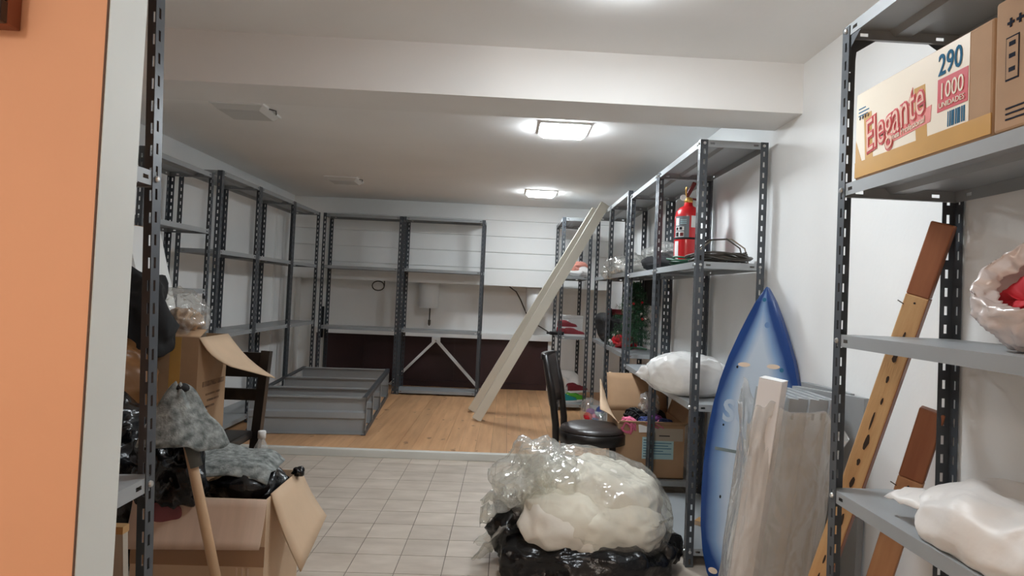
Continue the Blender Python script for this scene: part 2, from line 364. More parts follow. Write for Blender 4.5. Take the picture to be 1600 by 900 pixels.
# ================================================================== SHELVING
UH = 1.98; FLG = .036; TH = .0022
def post_mesh(h=UH):
    b = MB(); n = int(h / .05); sw, sh = .009, .024
    def flange(ax):
        def P(u, z, t): return (u, t, z) if ax == 0 else (t, u, z)
        def q(u0, u1, z0, z1):
            b.add([P(u0, z0, 0), P(u1, z0, 0), P(u1, z1, 0), P(u0, z1, 0)], [(0, 1, 2, 3)])
            b.add([P(u0, z0, TH), P(u1, z0, TH), P(u1, z1, TH), P(u0, z1, TH)], [(3, 2, 1, 0)])
        c = FLG * .55
        for i in range(n):
            z = i * .05; z0 = z + .025 - sh / 2; z1 = z0 + sh; zt = z + .05 if i < n - 1 else h
            q(0, FLG, z, z0); q(0, c - sw / 2, z0, z1); q(c + sw / 2, FLG, z0, z1); q(0, FLG, z1, zt)
            for (u0, za, u1, zb) in ((c - sw/2, z0, c - sw/2, z1), (c + sw/2, z0, c + sw/2, z1), (c - sw/2, z0, c + sw/2, z0), (c - sw/2, z1, c + sw/2, z1)):
                b.add([P(u0, za, 0), P(u1, zb, 0), P(u1, zb, TH), P(u0, za, TH)], [(0, 1, 2, 3)])
        b.add([P(FLG, 0, 0), P(FLG, h, 0), P(FLG, h, TH), P(FLG, 0, TH)], [(0, 1, 2, 3)])
        b.add([P(0, h, 0), P(FLG, h, 0), P(FLG, h, TH), P(0, h, TH)], [(0, 1, 2, 3)])
        b.add([P(0, 0, 0), P(FLG, 0, 0), P(FLG, 0, TH), P(0, 0, TH)], [(0, 1, 2, 3)])
    flange(0); flange(1)
    m = b.mesh('post'); m.materials.append(M_post); return m
POST = post_mesh()
SHELFM = {}
def shelf_mesh(w, d, m):
    key = (round(w, 3), round(d, 3), m.name)
    if key in SHELFM: return SHELFM[key]
    b = MB(); t = .0016; h = .032; lip = .012
    b.box((0, 0, -t), (w, d, 0))
    def rail(n, L, lo, hi, ax):                  # folded edge with two real slots
        def bx(u0, u1, z0, z1): b.box((u0, lo, z0), (u1, hi, z1)) if ax == 0 else b.box((lo, u0, z0), (hi, u1, z1))
        za, zb = -.0205, -.0115; c = [n + .055, L - .055]
        bx(n, L, -h, za); bx(n, L, zb, -t)
        for u0, u1 in ((n, c[0] - .011), (c[0] + .011, c[1] - .011), (c[1] + .011, L)): bx(u0, u1, za, zb)
    rail(0, w, 0, t, 0); rail(0, w, d - t, d, 0); rail(t, d - t, 0, t, 1); rail(t, d - t, w - t, w, 1)
    b.box((t, t, -h), (w - t, lip, -h + t)); b.box((t, d - lip, -h), (w - t, d - t, -h + t))
    # stiffening omega rib under the sheet
    if w >= d: b.prism([(t, d/2 - .035, -t), (t, d/2 - .022, -.016), (t, d/2 + .022, -.016), (t, d/2 + .035, -t)], (w - 2*t, 0, 0))
    else: b.prism([(w/2 - .035, t, -t), (w/2 - .022, t, -.016), (w/2 + .022, t, -.016), (w/2 + .035, t, -t)], (0, d - 2*t, 0))
    me = b.mesh('shelf'); me.materials.append(m)
    SHELFM[key] = me; return me
BOLT = MB().lathe([(.0075, 0), (.0075, .002), (.006, .005), (.003, .006)], 8).mesh('bolt'); BOLT.materials.append(M_bolt)
def put(name, me, parent, loc, rot=(0, 0, 0)):
    o = bpy.data.objects.new(name, me); COL.objects.link(o); o.parent = parent; o.location = loc; o.rotation_euler = rot; return o
def unit(label, x0, y0, x1, y1, z0, levels, sm=None, bolts=False, rot=(0, 0, 0), loc=None, h=UH, gusset=False):
    w, d = x1 - x0, y1 - y0
    t = thing('shelving_unit', label, 'shelving unit', loc or (x0, y0, z0), rot, 'slotted metal shelving units')
    for (x, y, a) in ((0, 0, 0), (w, 0, PI/2), (w, d, PI), (0, d, -PI/2)): put('post', POST, t, (x, y, 0), (0, 0, a))
    i = TH + .0003
    sm = sm or M_shelf
    me = shelf_mesh(w - 2*i, d - 2*i, sm)
    for z in levels:
        s = put('shelf', me, t, (i, i, z - z0 if loc is None else z))
        W, D = w - 2*i, d - 2*i
        if bolts:
            for (bx, by, ex) in ((0, .02, (0, -PI/2, 0)), (0, d - .02, (0, -PI/2, 0)), (w, .02, (0, PI/2, 0)), (w, d - .02, (0, PI/2, 0)), (.02, 0, (PI/2, 0, 0)), (w - .02, 0, (PI/2, 0, 0)), (.02, d, (-PI/2, 0, 0)), (w - .02, d, (-PI/2, 0, 0))):
                put('bolt', BOLT, s, (bx - i, by - i, -.016), ex)
    if gusset:
        zt = levels[0] - z0 - .03
        for (x, y, sx, sy) in ((TH, d - TH*2, 1, 0), (w - TH, d - TH*2, -1, 0), (TH*2, d - TH, 0, -1)):
            MB().prism([(x, y, zt), (x + sx * .09, y + sy * .09, zt), (x + sx * .035, y + sy * .035, zt - .035), (x + sx * .03, y + sy*.03, zt - .09), (x, y, zt - .09)], (.0015 if sy else 0, .0015 if sx else 0, 0)).obj('gusset', M_post, t)
    return t
XF = .868
unit('grey slotted shelving unit holding the taped carton and plastic bags', .885, .89, 1.212, 1.79, 0, [1.985, 1.552, 1.149, .738, .08], bolts=True, gusset=True)
unit('grey slotted shelving unit with the red fire extinguisher on it', XF, 3.09, 1.19, 3.975, 0, [1.979, 1.409, .745, .085], bolts=True)
unit('grey slotted shelving unit between the extinguisher unit and the platform edge', XF, 3.985, 1.19, 4.865, 0, [1.979, 1.405, .748, .15], bolts=True)
unit('grey slotted shelving unit with the small Christmas tree on it', XF, 4.975, 1.19, 5.855, .05, [2.029, 1.418, .81, .14])
unit('grey slotted shelving unit beyond the Christmas tree along the right wall', XF, 5.862, 1.19, 6.75, .05, [2.029, 1.42, .81, .14])
unit('pale-lit grey shelving unit in the far right corner with shoes on its shelves', .53, 6.87, .845, 7.75, .05, [2.029, 1.43, .81, .12])
unit('empty grey shelving unit on the back wall behind the lying unit', -2.085, 7.53, -1.205, 7.84, .05, [2.029, 1.45, .775], M_shelf)
unit('empty grey shelving unit on the back wall in front of the white trestle', -1.20, 7.53, -.283, 7.84, .05, [2.029, 1.452, .772, .10], M_shelf)
unit('dark grey shelving unit on the left wall with white panels leaning on it', -2.43, 3.93, -2.12, 4.835, 0, [1.979, 1.58, 1.16, .72], M_shelf_d)
unit('dark grey shelving unit on the left wall, first one standing on the platform', -2.43, 4.965, -2.12, 5.74, .05, [2.029, 1.45, .828, .12], M_shelf_d)
unit('dark grey shelving unit on the left wall, middle one on the platform', -2.43, 5.745, -2.12, 6.645, .05, [2.029, 1.447, .828, .12], M_shelf_d)
unit('dark grey shelving unit on the left wall running into the back corner', -2.43, 6.65, -2.12, 7.53, .05, [2.029, 1.447, .826, .12], M_shelf_d)
# unit backed against the orange partition, leaning a little
tl = unit('grey shelving unit backed onto the orange partition beside the white jamb', 0, 0, .92, .31, 0, [1.97, 1.424, .762, .08], bolts=True, loc=(-1.6475, 1.205, -.004), rot=(0, -.0365, 0))
# unit lying on its back on the platform
unit('dark grey shelving unit lying on its back on the wooden platform', 0, 0, .905, .30, 0, [1.955, 1.16, .52, .045], M_shelf_d, loc=(-1.975, 5.30, .352), rot=(-PI/2, 0, .085))

# ================================================================== BACK OF THE ROOM
def cylinder_fixture(p, label, rod):
    t = thing('cylinder_fixture', label, 'fixture', p, group='white cylinders under the clad box')
    MB().lathe([(.118, 0), (.118, -.30), (.112, -.308), (.0, -.308)], 28).obj('body', M_whiteplastic, t, True)
    MB().lathe([(.121, 0), (.121, -.012), (.118, -.013)], 28).obj('rim', M_whiteplastic, t)
    if rod: MB().tube([(.02, 0, -.30), (.02, 0, -.50)], .008, 8).obj('rod', M_cable, t); MB().lathe([(.016, -.45), (.016, -.50), (.006, -.52)], 10, (.02, 0, 0)).obj('rod_tip', M_cable, t)
p1 = atY(671, 443, 8.08); p2 = atY(838, 450, 8.08)
cylinder_fixture((p1.x, 8.08, ZS), 'white cylinder with a rod below, under the clad box behind the shelving unit', True)
cylinder_fixture((p2.x, 8.08, ZS), 'white cylinder under the clad box beside the leaning boards', False)
t = thing('white_trestle', 'white A-shaped trestle standing against the maroon wainscot', 'trestle', (-.84, 8.17, .05))
ap = Vector((0, 0, .575))
for q in ((.53, 0, 0), (-.53, 0, 0)): MB().bar(ap, Vector(q) + Vector((0, 0, .02)), .03, .062, (0, 1, 0)).obj('leg', M_side, t)
MB().box((-.05, -.022, .545), (.05, .022, .605)).obj('apex_block', M_side, t)
# two cream boards leaning on the right shelving
def leaning_board(b, tp, label):
    b = Vector(b); tp = Vector(tp); t = thing('leaning_board', label, 'board', b, group='cream boards leaning on the shelving')
    d = tp - b
    MB().bar((0, 0, 0), d, .085, .062, (0, 1, 0)).obj('plank_body', M_cream, t, bevel=.004)
    e = d.normalized(); MB().bar(-e * .0015, e * .0, .083, .060, (0, 1, 0)).obj('sawn_end', M_creamd, t); MB().bar(d, d + e * .0015, .083, .060, (0, 1, 0)).obj('sawn_end', M_creamd, t)
def lean(bx, y, tx, y2, z1, label): leaning_board((bx, y, .062), (tx, y2, z1), label)
lean(-.235, 6.18, .862, 6.18, 2.085, 'cream wooden board leaning on the right shelving, foot on bare platform')
lean(-.30, 6.62, .835, 6.62, 2.09, 'cream wooden board leaning directly behind the other cream board')
# cable on the back wall
tag(MB().tube([(.02, 7.9, 1.30), (.06, 8.0, 1.27), (.10, 8.25, 1.25), (.16, 8.26, 1.15), (.24, 8.26, .98), (.36, 8.24, .86), (.52, 8.2, .77), (.60, 8.0, .80), (.62, 7.7, .83)], .007, 6).obj('wall_cable', M_cable, None, True), 'thin dark cable hanging down the white wall beside the cylinder', 'cable')
loop = [(-1.52 + .07 * math.cos(a), 7.93, 1.245 + .055 * math.sin(a)) for a in [i * 2 * PI / 16 for i in range(18)]]
tag(MB().tube([(-1.52 + .07, 7.93, 1.32)] + loop, .007, 6).obj('cable_loop', M_cable, None, True), 'small dark cable loop hanging under the clad box', 'cable')
q0 = atY(482, 485, 7.50); q1 = atY(482, 530, 7.50)
t = thing('door_handle_bar', 'black vertical bar handle beside the back corner shelving', 'handle', (-2.13, 7.86, .62))
MB().box((-.015, -.012, 0), (.015, .012, .36)).obj('bar', M_blackm, t, bevel=.003)
MB().box((-.010, .0, .05), (.010, .02, .08)).obj('bracket', M_blackm, t); MB().box((-.010, .0, .28), (.010, .02, .31)).obj('bracket', M_blackm, t)
MB().box((-.03, .02, -.57), (.03, .03, .40)).obj('stile', M_side, t)

# ================================================================== CHAIRS
def round_chair(label, loc, rz):
    t = thing('chair', label, 'chair', loc, (0, 0, rz), 'dark wood chairs')
    sh = .43
    MB().lathe([(.190, 0), (.208, .004), (.208, .062), (.200, .068), (.0, .068)], 40, (0, 0, sh - .090)).obj('seat_frame', M_dkwood, t, True)
    MB().lathe([(.198, 0), (.201, .008), (.192, .022), (.165, .033), (.10, .040), (.0, .042)], 40, (0, 0, sh - .022)).obj('seat_cushion', M_leather, t, True)
    # backrest at -X
    for s in (-1, 1):
        MB().tube([(-.215, s * .15, 0), (-.20, s * .15, .30), (-.205, s * .152, .45), (-.235, s * .155, .65), (-.285, s * .155, .86)], [.017, .020, .022, .022, .017], 8).obj('leg', M_dkwood, t, True)
        MB().tube([(.13, s * .11, sh - .05), (.145, s * .125, .2), (.155, s * .135, 0)], [.021, .019, .015], 8).obj('leg', M_dkwood, t, True)
    def bk(u, v):
        z = .56 + .29 * v; y = lerp(-.155, .155, u); x = -.215 - .07 * (z - .5) / .36 - .03 * (1 - (2 * u - 1) ** 2); return (x, y, z)
    sheet('backrest', M_leather, bk, 12, 6, t, .028)
    def tr(u, v):
        z = .835 + .03 * v; y = lerp(-.165, .165, u); x = -.285 - .03 * (1 - (2 * u - 1) ** 2); return (x, y, z)
    sheet('top_rail', M_dkwood, tr, 12, 1, t, .035)
    MB().tube([(-.205, -.15, .16), (-.205, .15, .16)], .010, 8).obj('stretcher', M_dkwood, t); 
    for s in (-1, 1): MB().tube([(-.205, s * .15, .2), (.147, s * .127, .2)], .010, 8).obj('stretcher', M_dkwood, t)
    return t
round_chair('dark wooden chair with round brown leather seat behind the clear bag', (.555, 4.12, 0), math.radians(-14))
def slat_chair(label, loc, rz):
    t = thing('chair', label, 'chair', loc, (0, 0, rz), 'dark wood chairs')
    MB().box((-.24, -.22, .405), (.24, .22, .45)).obj('seat', M_dkwood, t, bevel=.012)
    for x in (-.215, .215):
        MB().bar((x, -.19, 0), (x, -.19, .41), .04, .04, (0, 1, 0)).obj('leg', M_dkwood, t)
        MB().bar((x + (.02 if x > 0 else 0), .20, 0), (x + (.055 if x > 0 else -.02), .27, .86), .045, .05, (0, 1, 0)).obj('leg', M_dkwood, t)
    for z, h, y in ((.785, .13, .265), (.63, .06, .25)): MB().box((-.24, y - .012, z - h / 2), (.265, y + .012, z + h / 2)).obj('slat', M_dkwood, t)
    return t
slat_chair('dark wooden slat-back chair carrying the tall brown carton', (-1.535, 3.36, 0), 0)

# ================================================================== THINGS ON THE RIGHT SHELVES
t = thing('fire_extinguisher', 'red fire extinguisher standing on a grey shelf', 'extinguisher', (1.005, 3.78, 1.412), (0, 0, 0))
MB().lathe([(.060, 0), (.071, .004), (.073, .02), (.073, .285), (.068, .315), (.050, .338), (.026, .350), (.022, .372), (.0, .374)], 32).obj('cylinder', M_red, t, True)
MB().lathe([(.074, 0), (.074, .03), (.0, .03)], 32, (0, 0, -.001)).obj('base_ring', M_paper, t, True)
MB().lathe([(.0738, .155), (.0745, .157), (.0745, .164), (.0738, .166)], 32).obj('band', M_blackm, t, True)
MB().lathe([(.020, .365), (.024, .37), (.024, .392), (.012, .40), (.0, .402)], 14).obj('valve', M_brass, t, True)
MB().lathe([(.017, 0), (.017, .008), (.0, .009)], 14, m=Matrix.Translation((-.040, -.03, .392)) @ Matrix.Rotation(PI/2, 4, 'X')).obj('gauge', M_whiteplastic, t)
MB().bar((-.005, 0, .395), (.075, .0, .385), .016, .010).obj('carry_handle', M_dkred, t)
MB().bar((-.012, 0, .40), (.030, -.01, .485), .022, .016, (0, 1, 0)).obj('lever', M_dkred, t, bevel=.003)
MB().tube([(-.018, -.015, .40), (-.022, -.02, .44), (-.018, -.018, .455)], .004, 6).obj('safety_pin', M_brass, t)
def wraplabel(a0, a1, z0, z1, m, name, par, r=.0742):
    b = MB(); n = 10; vs = []
    for i in range(n + 1):
        a = lerp(a0, a1, i / n)
        for z in (z0, z1): vs.append((r * math.cos(a), r * math.sin(a), z))
    b.add(vs, [(2*i, 2*i+2, 2*i+3, 2*i+1) for i in range(n)]); return b.obj(name, m, par)
D = math.radians
lb = wraplabel(D(190), D(262), .165, .285, M_label, 'grey_label', t)
wraplabel(D(196), D(216), .232, .275, M_paper, 'label_text_block', lb, .0746)
wraplabel(D(196), D(240), .204, .226, M_paper, 'label_text_block', lb, .0746); wraplabel(D(200), D(212), .206, .222, M_ink, 'label_text_block', lb, .0749); wraplabel(D(218), D(232), .208, .224, M_ink, 'label_text_block', lb, .0749)
wraplabel(D(196), D(240), .168, .198, M_paper, 'label_text_block', lb, .0746); wraplabel(D(199), D(215), .170, .194, M_ink, 'label_text_block', lb, .0749); wraplabel(D(222), D(238), .172, .192, M_dkred, 'label_text_block', lb, .0749)
for z in (.242, .252, .262): wraplabel(D(222), D(250), z, z + .004, M_bluepap, 'label_text_block', lb, .0746)
wraplabel(D(270), D(300), .222, .288, M_paper, 'white_label', t)
wraplabel(D(190), D(215), .04, .145, M_paper, 'side_label', t)
def coil(name, m, c, r, turns, rad, label, squash=.55, rise=.01, seed=1, n=20, extra=None, tilt=0):
    random.seed(seed); t = thing(name, label, 'cable', c)
    for k in range(turns):
        ox, oy = random.uniform(-.02, .02), random.uniform(-.015, .015); rr = r * random.uniform(.75, 1.1); z = rad + (k % 4) * rad * 1.5; ph = random.uniform(0, 6)
        pts = [(ox + rr * math.cos(a), oy + squash * rr * math.sin(a) * 1.0, z + rise * (1 + math.sin(a * 2 + ph)) * .5) for a in [i * 2 * PI / n for i in range(n + 1)]]
        MB().tube(pts, rad, 6, False).obj('cable_turn', m, t, True)
    return t
coil('green_cable_coil', M_green, (.965, 3.60, 1.411), .095, 7, .006, 'green cable coil lying before the fire extinguisher', .9, .012, 3)
c2 = coil('dark_cable_coil', M_cable, (1.03, 3.28, 1.411), .14, 9, .005, 'dark cable coil with a standing loop on the extinguisher shelf', .75, .022, 5)
for dx, m in ((0, M_cable), (.012, M_cablel)):
    MB().tube([(-.11 + dx * 3, .06, .02), (-.10 + dx, .05, .06), (-.04 + dx, .03, .12), (.04 + dx * 2, .0, .125), (.10 + dx * 2, -.02, .08), (.115 + dx * 2, -.03, .01)], .004, 6).obj('standing_loop', m, c2, True)
for k in range(4): MB().tube([(.02 + .02 * k, -.08, .01), (.08, -.09 + .02 * k, .025 + .006 * k), (.13, -.06 + .01 * k, .03 + .01 * k)], .0045, 6).obj('cable_end', M_cable, c2, True)

# stuffed white bag on the middle shelf
t = thing('wrapped_filling_bag', 'white cushion filling in clear plastic on the middle shelf', 'bag', (.945, 3.42, .748))
def bul(p, d): p = p.copy(); k = p.x / .215; p.y *= 1 - .18 * abs(k) ** 3; p.z *= 1 - .25 * abs(k) ** 3; return p
o = blob('filling', M_pillow_w, (.02, .0, .098), (.185, .15, .10), t, e=.72, sub=4, amps=((.012, 7, 0),), ridges=((.006, 9, 2),), flat=.006, shape=bul)
o = blob('plastic_film', M_milky, (.0, .0, .096), (.215, .162, .112), t, e=.75, sub=5, amps=((.02, 7, 0),), ridges=(), crease=((.010, 14, 1), (.004, 40, 2)), flat=.002, shape=bul)
o = blob('twisted_end', M_milky, (-.225, .0, .10), (.05, .035, .03), t, e=1, sub=3, amps=((.01, 18, 0),), ridges=((.02, 25, 1),))

# clear bags and black cloth on the upper shelves
def bag(name, m, c, rad, label, cat='bag', group=None, **k):
    o = blob(name, m, c, rad, None, **k); return tag(o, label, cat, group)
bag('black_cloth_bundle', M_blackm, (1.03, 4.42, 1.465), (.13, .30, .062), 'black cloth bundle on the shelf beside the extinguisher unit', 'cloth', e=.8, ridges=((.03, 8, 1),), flat=1.4055, sub=4)
bag('clear_plastic_bag', M_clear, (1.03, 4.55, 1.535), (.12, .24, .055), 'crumpled clear plastic bag on top of the black cloth bundle', e=.8, sub=5, ridges=((.02, 8, 2),), crease=((.035, 11, 2), (.014, 30, 3)))
t = thing('clear_bag_heap', 'long heap of clear packing bags drooping over a shelf edge', 'bag', (.96, 5.40, 1.418))
blob('film', M_clear, (0, 0, .06), (.15, .36, .075), t, e=.75, sub=5, ridges=((.03, 6, 2),), crease=((.04, 9, 2), (.015, 26, 3)), flat=.002)
blob('inner_film', M_milky, (.02, .05, .045), (.11, .30, .045), t, e=.8, sub=4, ridges=((.03, 10, 4),), flat=.003)
blob('drooping_end', M_clear, (-.12, .30, .01), (.06, .09, .06), t, sub=4, ridges=((.03, 14, 4),))
t = thing('folded_bag_pile', 'pile of folded plastic and pink bags on the far corner unit', 'bag', (.69, 7.15, 1.43))
blob('plastic_film', M_milky, (0, 0, .04), (.13, .2, .045), t, e=.8, sub=4, ridges=((.03, 9, 2),), flat=.001)
blob('pink_bag', mat('salmon_film', (.55, .22, .17), .5), (.0, .06, .095), (.10, .16, .05), t, e=.8, sub=4, ridges=((.04, 12, 5),))
blob('white_bag', M_clear, (-.12, -.05, .04), (.06, .12, .05), t, e=.8, sub=4, ridges=((.04, 14, 6),))
tag(MB().box((1.196, 5.30, 1.17), (1.212, 5.92, 1.40)).obj('dark_wall_panel', M_blackm, None, bevel=.004), 'dark flat panel hung on the wall above the Christmas tree', 'panel')

# christmas tree
def xmas(loc):
    t = thing('christmas_tree', 'small artificial Christmas tree with baubles on the right shelf', 'christmas tree', loc)
    H = .54
    MB().tube([(0, 0, .02), (0, 0, H)], .008, 6).obj('trunk', M_dkwood, t)
    for a in range(3): MB().bar((0, 0, .02), (.11 * math.cos(a * 2.1), .11 * math.sin(a * 2.1), .008), .014, .012).obj('stand_foot', M_pine, t)
    random.seed(11); f = MB()
    for i in range(190):
        z = .06 + (H - .06) * (i / 190) ** 1.05; R = (.165 * (1 - (z / H) ** 1.7) + .035); a = i * 2.399
        d = Vector((math.cos(a), math.sin(a), random.uniform(-.25, .25))); L = R * random.uniform(.7, 1.08); p0 = Vector((0, 0, z))
        for k in range(11):
            p = p0 + d * L * (k + 1) / 11
            for s in range(4):
                an = random.uniform(0, 6.28); nd = (d * .5 + Vector((math.sin(an) * -math.sin(a), math.sin(an) * math.cos(a), math.cos(an)))).normalized() * .026
                sd = nd.cross(Vector((.3, .5, .8))).normalized() * .0022
                f.add([p - sd, p + sd, p + nd], [(0, 1, 2)])
    o = f.obj('needles', M_pine, t); o['kind'] = 'stuff'
    bm_ = blobmesh('bauble', (0, 0, 0), (.011, .011, .011), sub=2, amps=(), ridges=())
    bm_.materials.append(mat('silver_bauble', (.75, .70, .62), .2, metal=.6))
    rm_ = blobmesh('bauble', (0, 0, 0), (.011, .011, .011), sub=2, amps=(), ridges=()); rm_.materials.append(M_redcl)
    for i in range(16):
        z = random.uniform(.08, .46); R = .135 * (1 - (z / H) ** 1.5) + .016; a = random.uniform(2.2, 5.6)
        put('bauble', bm_ if i % 3 else rm_, t, (R * math.cos(a), R * math.sin(a), z))
    return t
xmas((1.03, 5.40, .811))
bag('red_gift_bag', M_redcl, (.955, 5.58, .855), (.085, .11, .055), 'red cloth bag beside the foot of the Christmas tree', 'bag', e=.8, ridges=((.03, 14, 1),), flat=.811)
t = thing('green_sprig', 'small green sprig with white berries beside the red bag', 'decoration', (.93, 5.72, .811)); random.seed(3); f = MB()
for i in range(260):
    a = random.uniform(0, 6.28); r = random.uniform(0, .07); p = Vector((r * math.cos(a), r * math.sin(a) * .8, random.uniform(.0, .15 - r))); nd = Vector((random.uniform(-1, 1), random.uniform(-1, 1), random.uniform(-.2, 1))).normalized() * .03; sd = nd.cross(Vector((.2, .3, .9))).normalized() * .003
    f.add([p - sd, p + sd, p + nd], [(0, 1, 2)])
o = f.obj('needles', M_pine, t); o['kind'] = 'stuff'
for i in range(3): blob('berry', M_sole, (-.05 + .03 * i, -.05, .05 + .05 * (i % 2)), (.013, .013, .013), t, sub=2, amps=(), ridges=())

# shoes
def shoe(label, loc, rz, up, sole=M_sole, s=1.0, tilt=0):
    t = thing('shoe', label, 'shoe', loc, (tilt, 0, rz), 'shoes on the corner unit')
    def prof(x):   # half width
        return (.036 + .009 * math.sin(PI * (x + .12) / .24) + (.004 if x > .05 else 0)) * (1 if abs(x) < .11 else .75)
    xs = [-.13, -.125, -.105, -.06, -.02, .02, .06, .09, .115, .13]
    pl = [(x, -prof(x) if abs(x) < .128 else -.012, 0) for x in xs] + [(x, prof(x) if abs(x) < .128 else .012, 0) for x in reversed(xs)]
    MB().prism([Vector(p) * s for p in pl], (0, 0, .022 * s)).obj('sole', sole, t)
    hs = [.06, .075, .08, .082, .078, .06, .045, .038, .03, .012]; b = MB(); vs = []; n = 8
    for x, h in zip(xs, hs):
        w_ = prof(x) * .95 if abs(x) < .128 else .015
        for k in range(n + 1):
            a = PI * k / n; vs.append(Vector((x, w_ * math.cos(a), .02 + h * math.sin(a) ** .7)) * s)
    m = len(xs); b.add(vs, [(i*(n+1)+k, (i+1)*(n+1)+k, (i+1)*(n+1)+k+1, i*(n+1)+k+1) for i in range(m-1) for k in range(n)])
    b.obj('upper', up, t, True)
    for i in range(3): MB().tube([Vector((.0 + .022 * i, -.02, .092 - .012 * i)) * s, Vector((.004 + .022 * i, 0, .103 - .014 * i)) * s, Vector((.0 + .022 * i, .02, .092 - .012 * i)) * s], .003, 5).obj('lace', M_sole, t)
    return t
shoe('dark red shoe with white sole, front one on the middle shelf of the corner unit', (.71, 6.98, .811), D(5), M_redsh, s=.82)
shoe('dark red shoe with white sole lying under the white box on the corner unit', (.635, 7.12, .811), D(12), M_redsh, s=.82)
shoe('dark red shoe resting tilted on top of another red shoe', (.645, 7.13, .882), D(8), M_redsh, s=.82, tilt=D(6))
t = thing('white_shoe_box', 'small white box behind the red shoes on the corner unit', 'box', (.72, 7.38, .812), (0, 0, D(8)))
MB().box((-.12, -.08, 0), (.10, .08, .19)).obj('tray', M_paper, t, bevel=.003); MB().box((-.124, -.084, .17), (.104, .084, .20)).obj('lid', M_paper, t, bevel=.003)
t = thing('black_device', 'black gadget lying over the left edge of the corner unit shelf', 'gadget', (.55, 7.0, .812), (0, 0, D(8)))
MB().box((-.10, -.025, 0), (.05, .025, .035)).obj('body', M_blackm, t, bevel=.008); MB().tube([(-.10, 0, .018), (-.13, 0, .018)], .012, 8).obj('plug', M_blackm, t)
t = thing('black_bag', 'black handbag standing on the shelf past the Christmas tree', 'bag', (.99, 6.12, .811))
blob('bag_body', M_blackm, (0, .05, .13), (.15, .24, .135), t, e=.5, sub=4, ridges=((.015, 6, 1),), flat=.001)
MB().tube([(-.05, -.1, .24), (-.05, -.06, .31), (-.05, .08, .31), (-.05, .12, .24)], .008, 6).obj('handle', M_blackm, t, True)
tag(MB().box((0, 0, 0), (.16, .10, .05)).obj('red_box', M_redsh, None, bevel=.004), 'flat dark red box on the black handbag', 'box'); bpy.data.objects['red_box'].location = (.93, 6.15, 1.068)
tag(MB().box((-.04, -.03, 0), (.04, .03, .035)).obj('white_packet', M_paper, None, bevel=.01), 'small white packet at the shelf edge beside the black handbag', 'packet'); bpy.data.objects['white_packet'].location = (.92, 5.92, .811)
shoe('teal shoe on the bottom shelf of the corner unit', (.64, 6.98, .122), D(20), M_teal)
shoe('lime green shoe on the bottom shelf of the corner unit', (.755, 7.06, .122), D(35), M_lime)
shoe('dark red shoe with white stripe on top of the lime green one', (.77, 7.08, .215), D(30), M_redsh)
bag('white_plastic_bag', mat('white_film', (.80, .77, .74), .4, bump=.3, bscale=12), (.655, 7.14, .30), (.10, .10, .12), 'white plastic bag hanging over the teal shoe', e=.8, sub=4, ridges=((.04, 10, 1),))
t = thing('toy_bag', 'clear bag of colourful toys on the platform beside the brown carton', 'bag', (.745, 5.55, .05))
blob('film', M_clear, (0, 0, .16), (.12, .15, .17), t, e=.85, sub=4, ridges=((.03, 10, 1),), flat=.002)
random.seed(5)
for i in range(12):
    m = [M_navy, M_pinky, M_redcl, M_purple, M_bluepap, M_navy][i % 6]
    blob('toy', m, (random.uniform(-.06, .06), random.uniform(-.07, .07), .045 + .018 * i), (.035, .035, .028), t, sub=2, ridges=((.01, 20, i),))

# carton with yarn
def carton(name, label, loc, w, d, h, m, rz=0, flaps=(), open_=True, group=None, th=.005, inner=None):
    t = thing(name, label, 'carton', loc, (0, 0, rz), group)
    MB().box((0, 0, 0), (w, d, th)).obj('bottom_panel', m, t)
    MB().box((0, 0, 0), (w, th, h)).obj('side_panel', m, t); MB().box((0, d - th, 0), (w, d, h)).obj('side_panel', m, t)
    MB().box((0, th, 0), (th, d - th, h)).obj('side_panel', m, t); MB().box((w - th, th, 0), (w, d - th, h)).obj('side_panel', m, t)
    for pts, fm, bend in flaps:
        A, B, C_, D_ = [Vector(p) for p in pts]
        nrm = (B - A).cross(D_ - A).normalized()
        def fn(u, v, A=A, B=B, C_=C_, D_=D_, n=nrm, bend=bend): return bilerp(A, B, C_, D_, u, v) + n * bend * math.sin(PI * v) 
        sheet('flap', fm, fn, 6, 6, t, th)
    return t
W, Dp, Hh = .40, .46, .32
t = carton('carton', 'open brown carton with a pale blue label, full of yarn', (.70, 4.03, .151), W, Dp, Hh, M_card,
    flaps=[([(0, 0, Hh), (W, 0, Hh), (W + .02, -.02, Hh + .02), (0, -.02, Hh + .02)], M_card, 0),
           ([(0, Dp, Hh), (W, Dp, Hh), (W, Dp + .10, Hh + .24), (0, Dp + .10, Hh + .24)], M_card, .01),
           ([(0, 0.05, Hh), (0, Dp, Hh), (-.05, Dp + .05, Hh + .20), (-.10, .12, Hh + .06)], M_card_l, .01),
           ([(W, 0, Hh), (W, Dp, Hh), (W + .05, Dp, Hh + .2), (W + .05, 0, Hh + .1)], M_card, .01)])
lb = MB().box((.145, -.0016, .115), (.335, 0, .245)).obj('blue_label', M_bluepap, t)
for i in range(7): MB().box((.152, -.0024, .225 - i * .016), (.152 + [.10, .17, .15, .17, .12, .17, .06][i], -.0016, .229 - i * .016)).obj('print_line', M_ink if i in (0, 6) else M_prblue, lb)
lb2 = MB().box((.215, -.0026, .225), (.39, -.0018, .30)).obj('white_label', mat('aged_paper', (.42, .36, .29), .6), t)
MB().box((.245, -.0034, .252), (.31, -.0026, .258)).obj('print_line', M_ink, lb2)
random.seed(21)
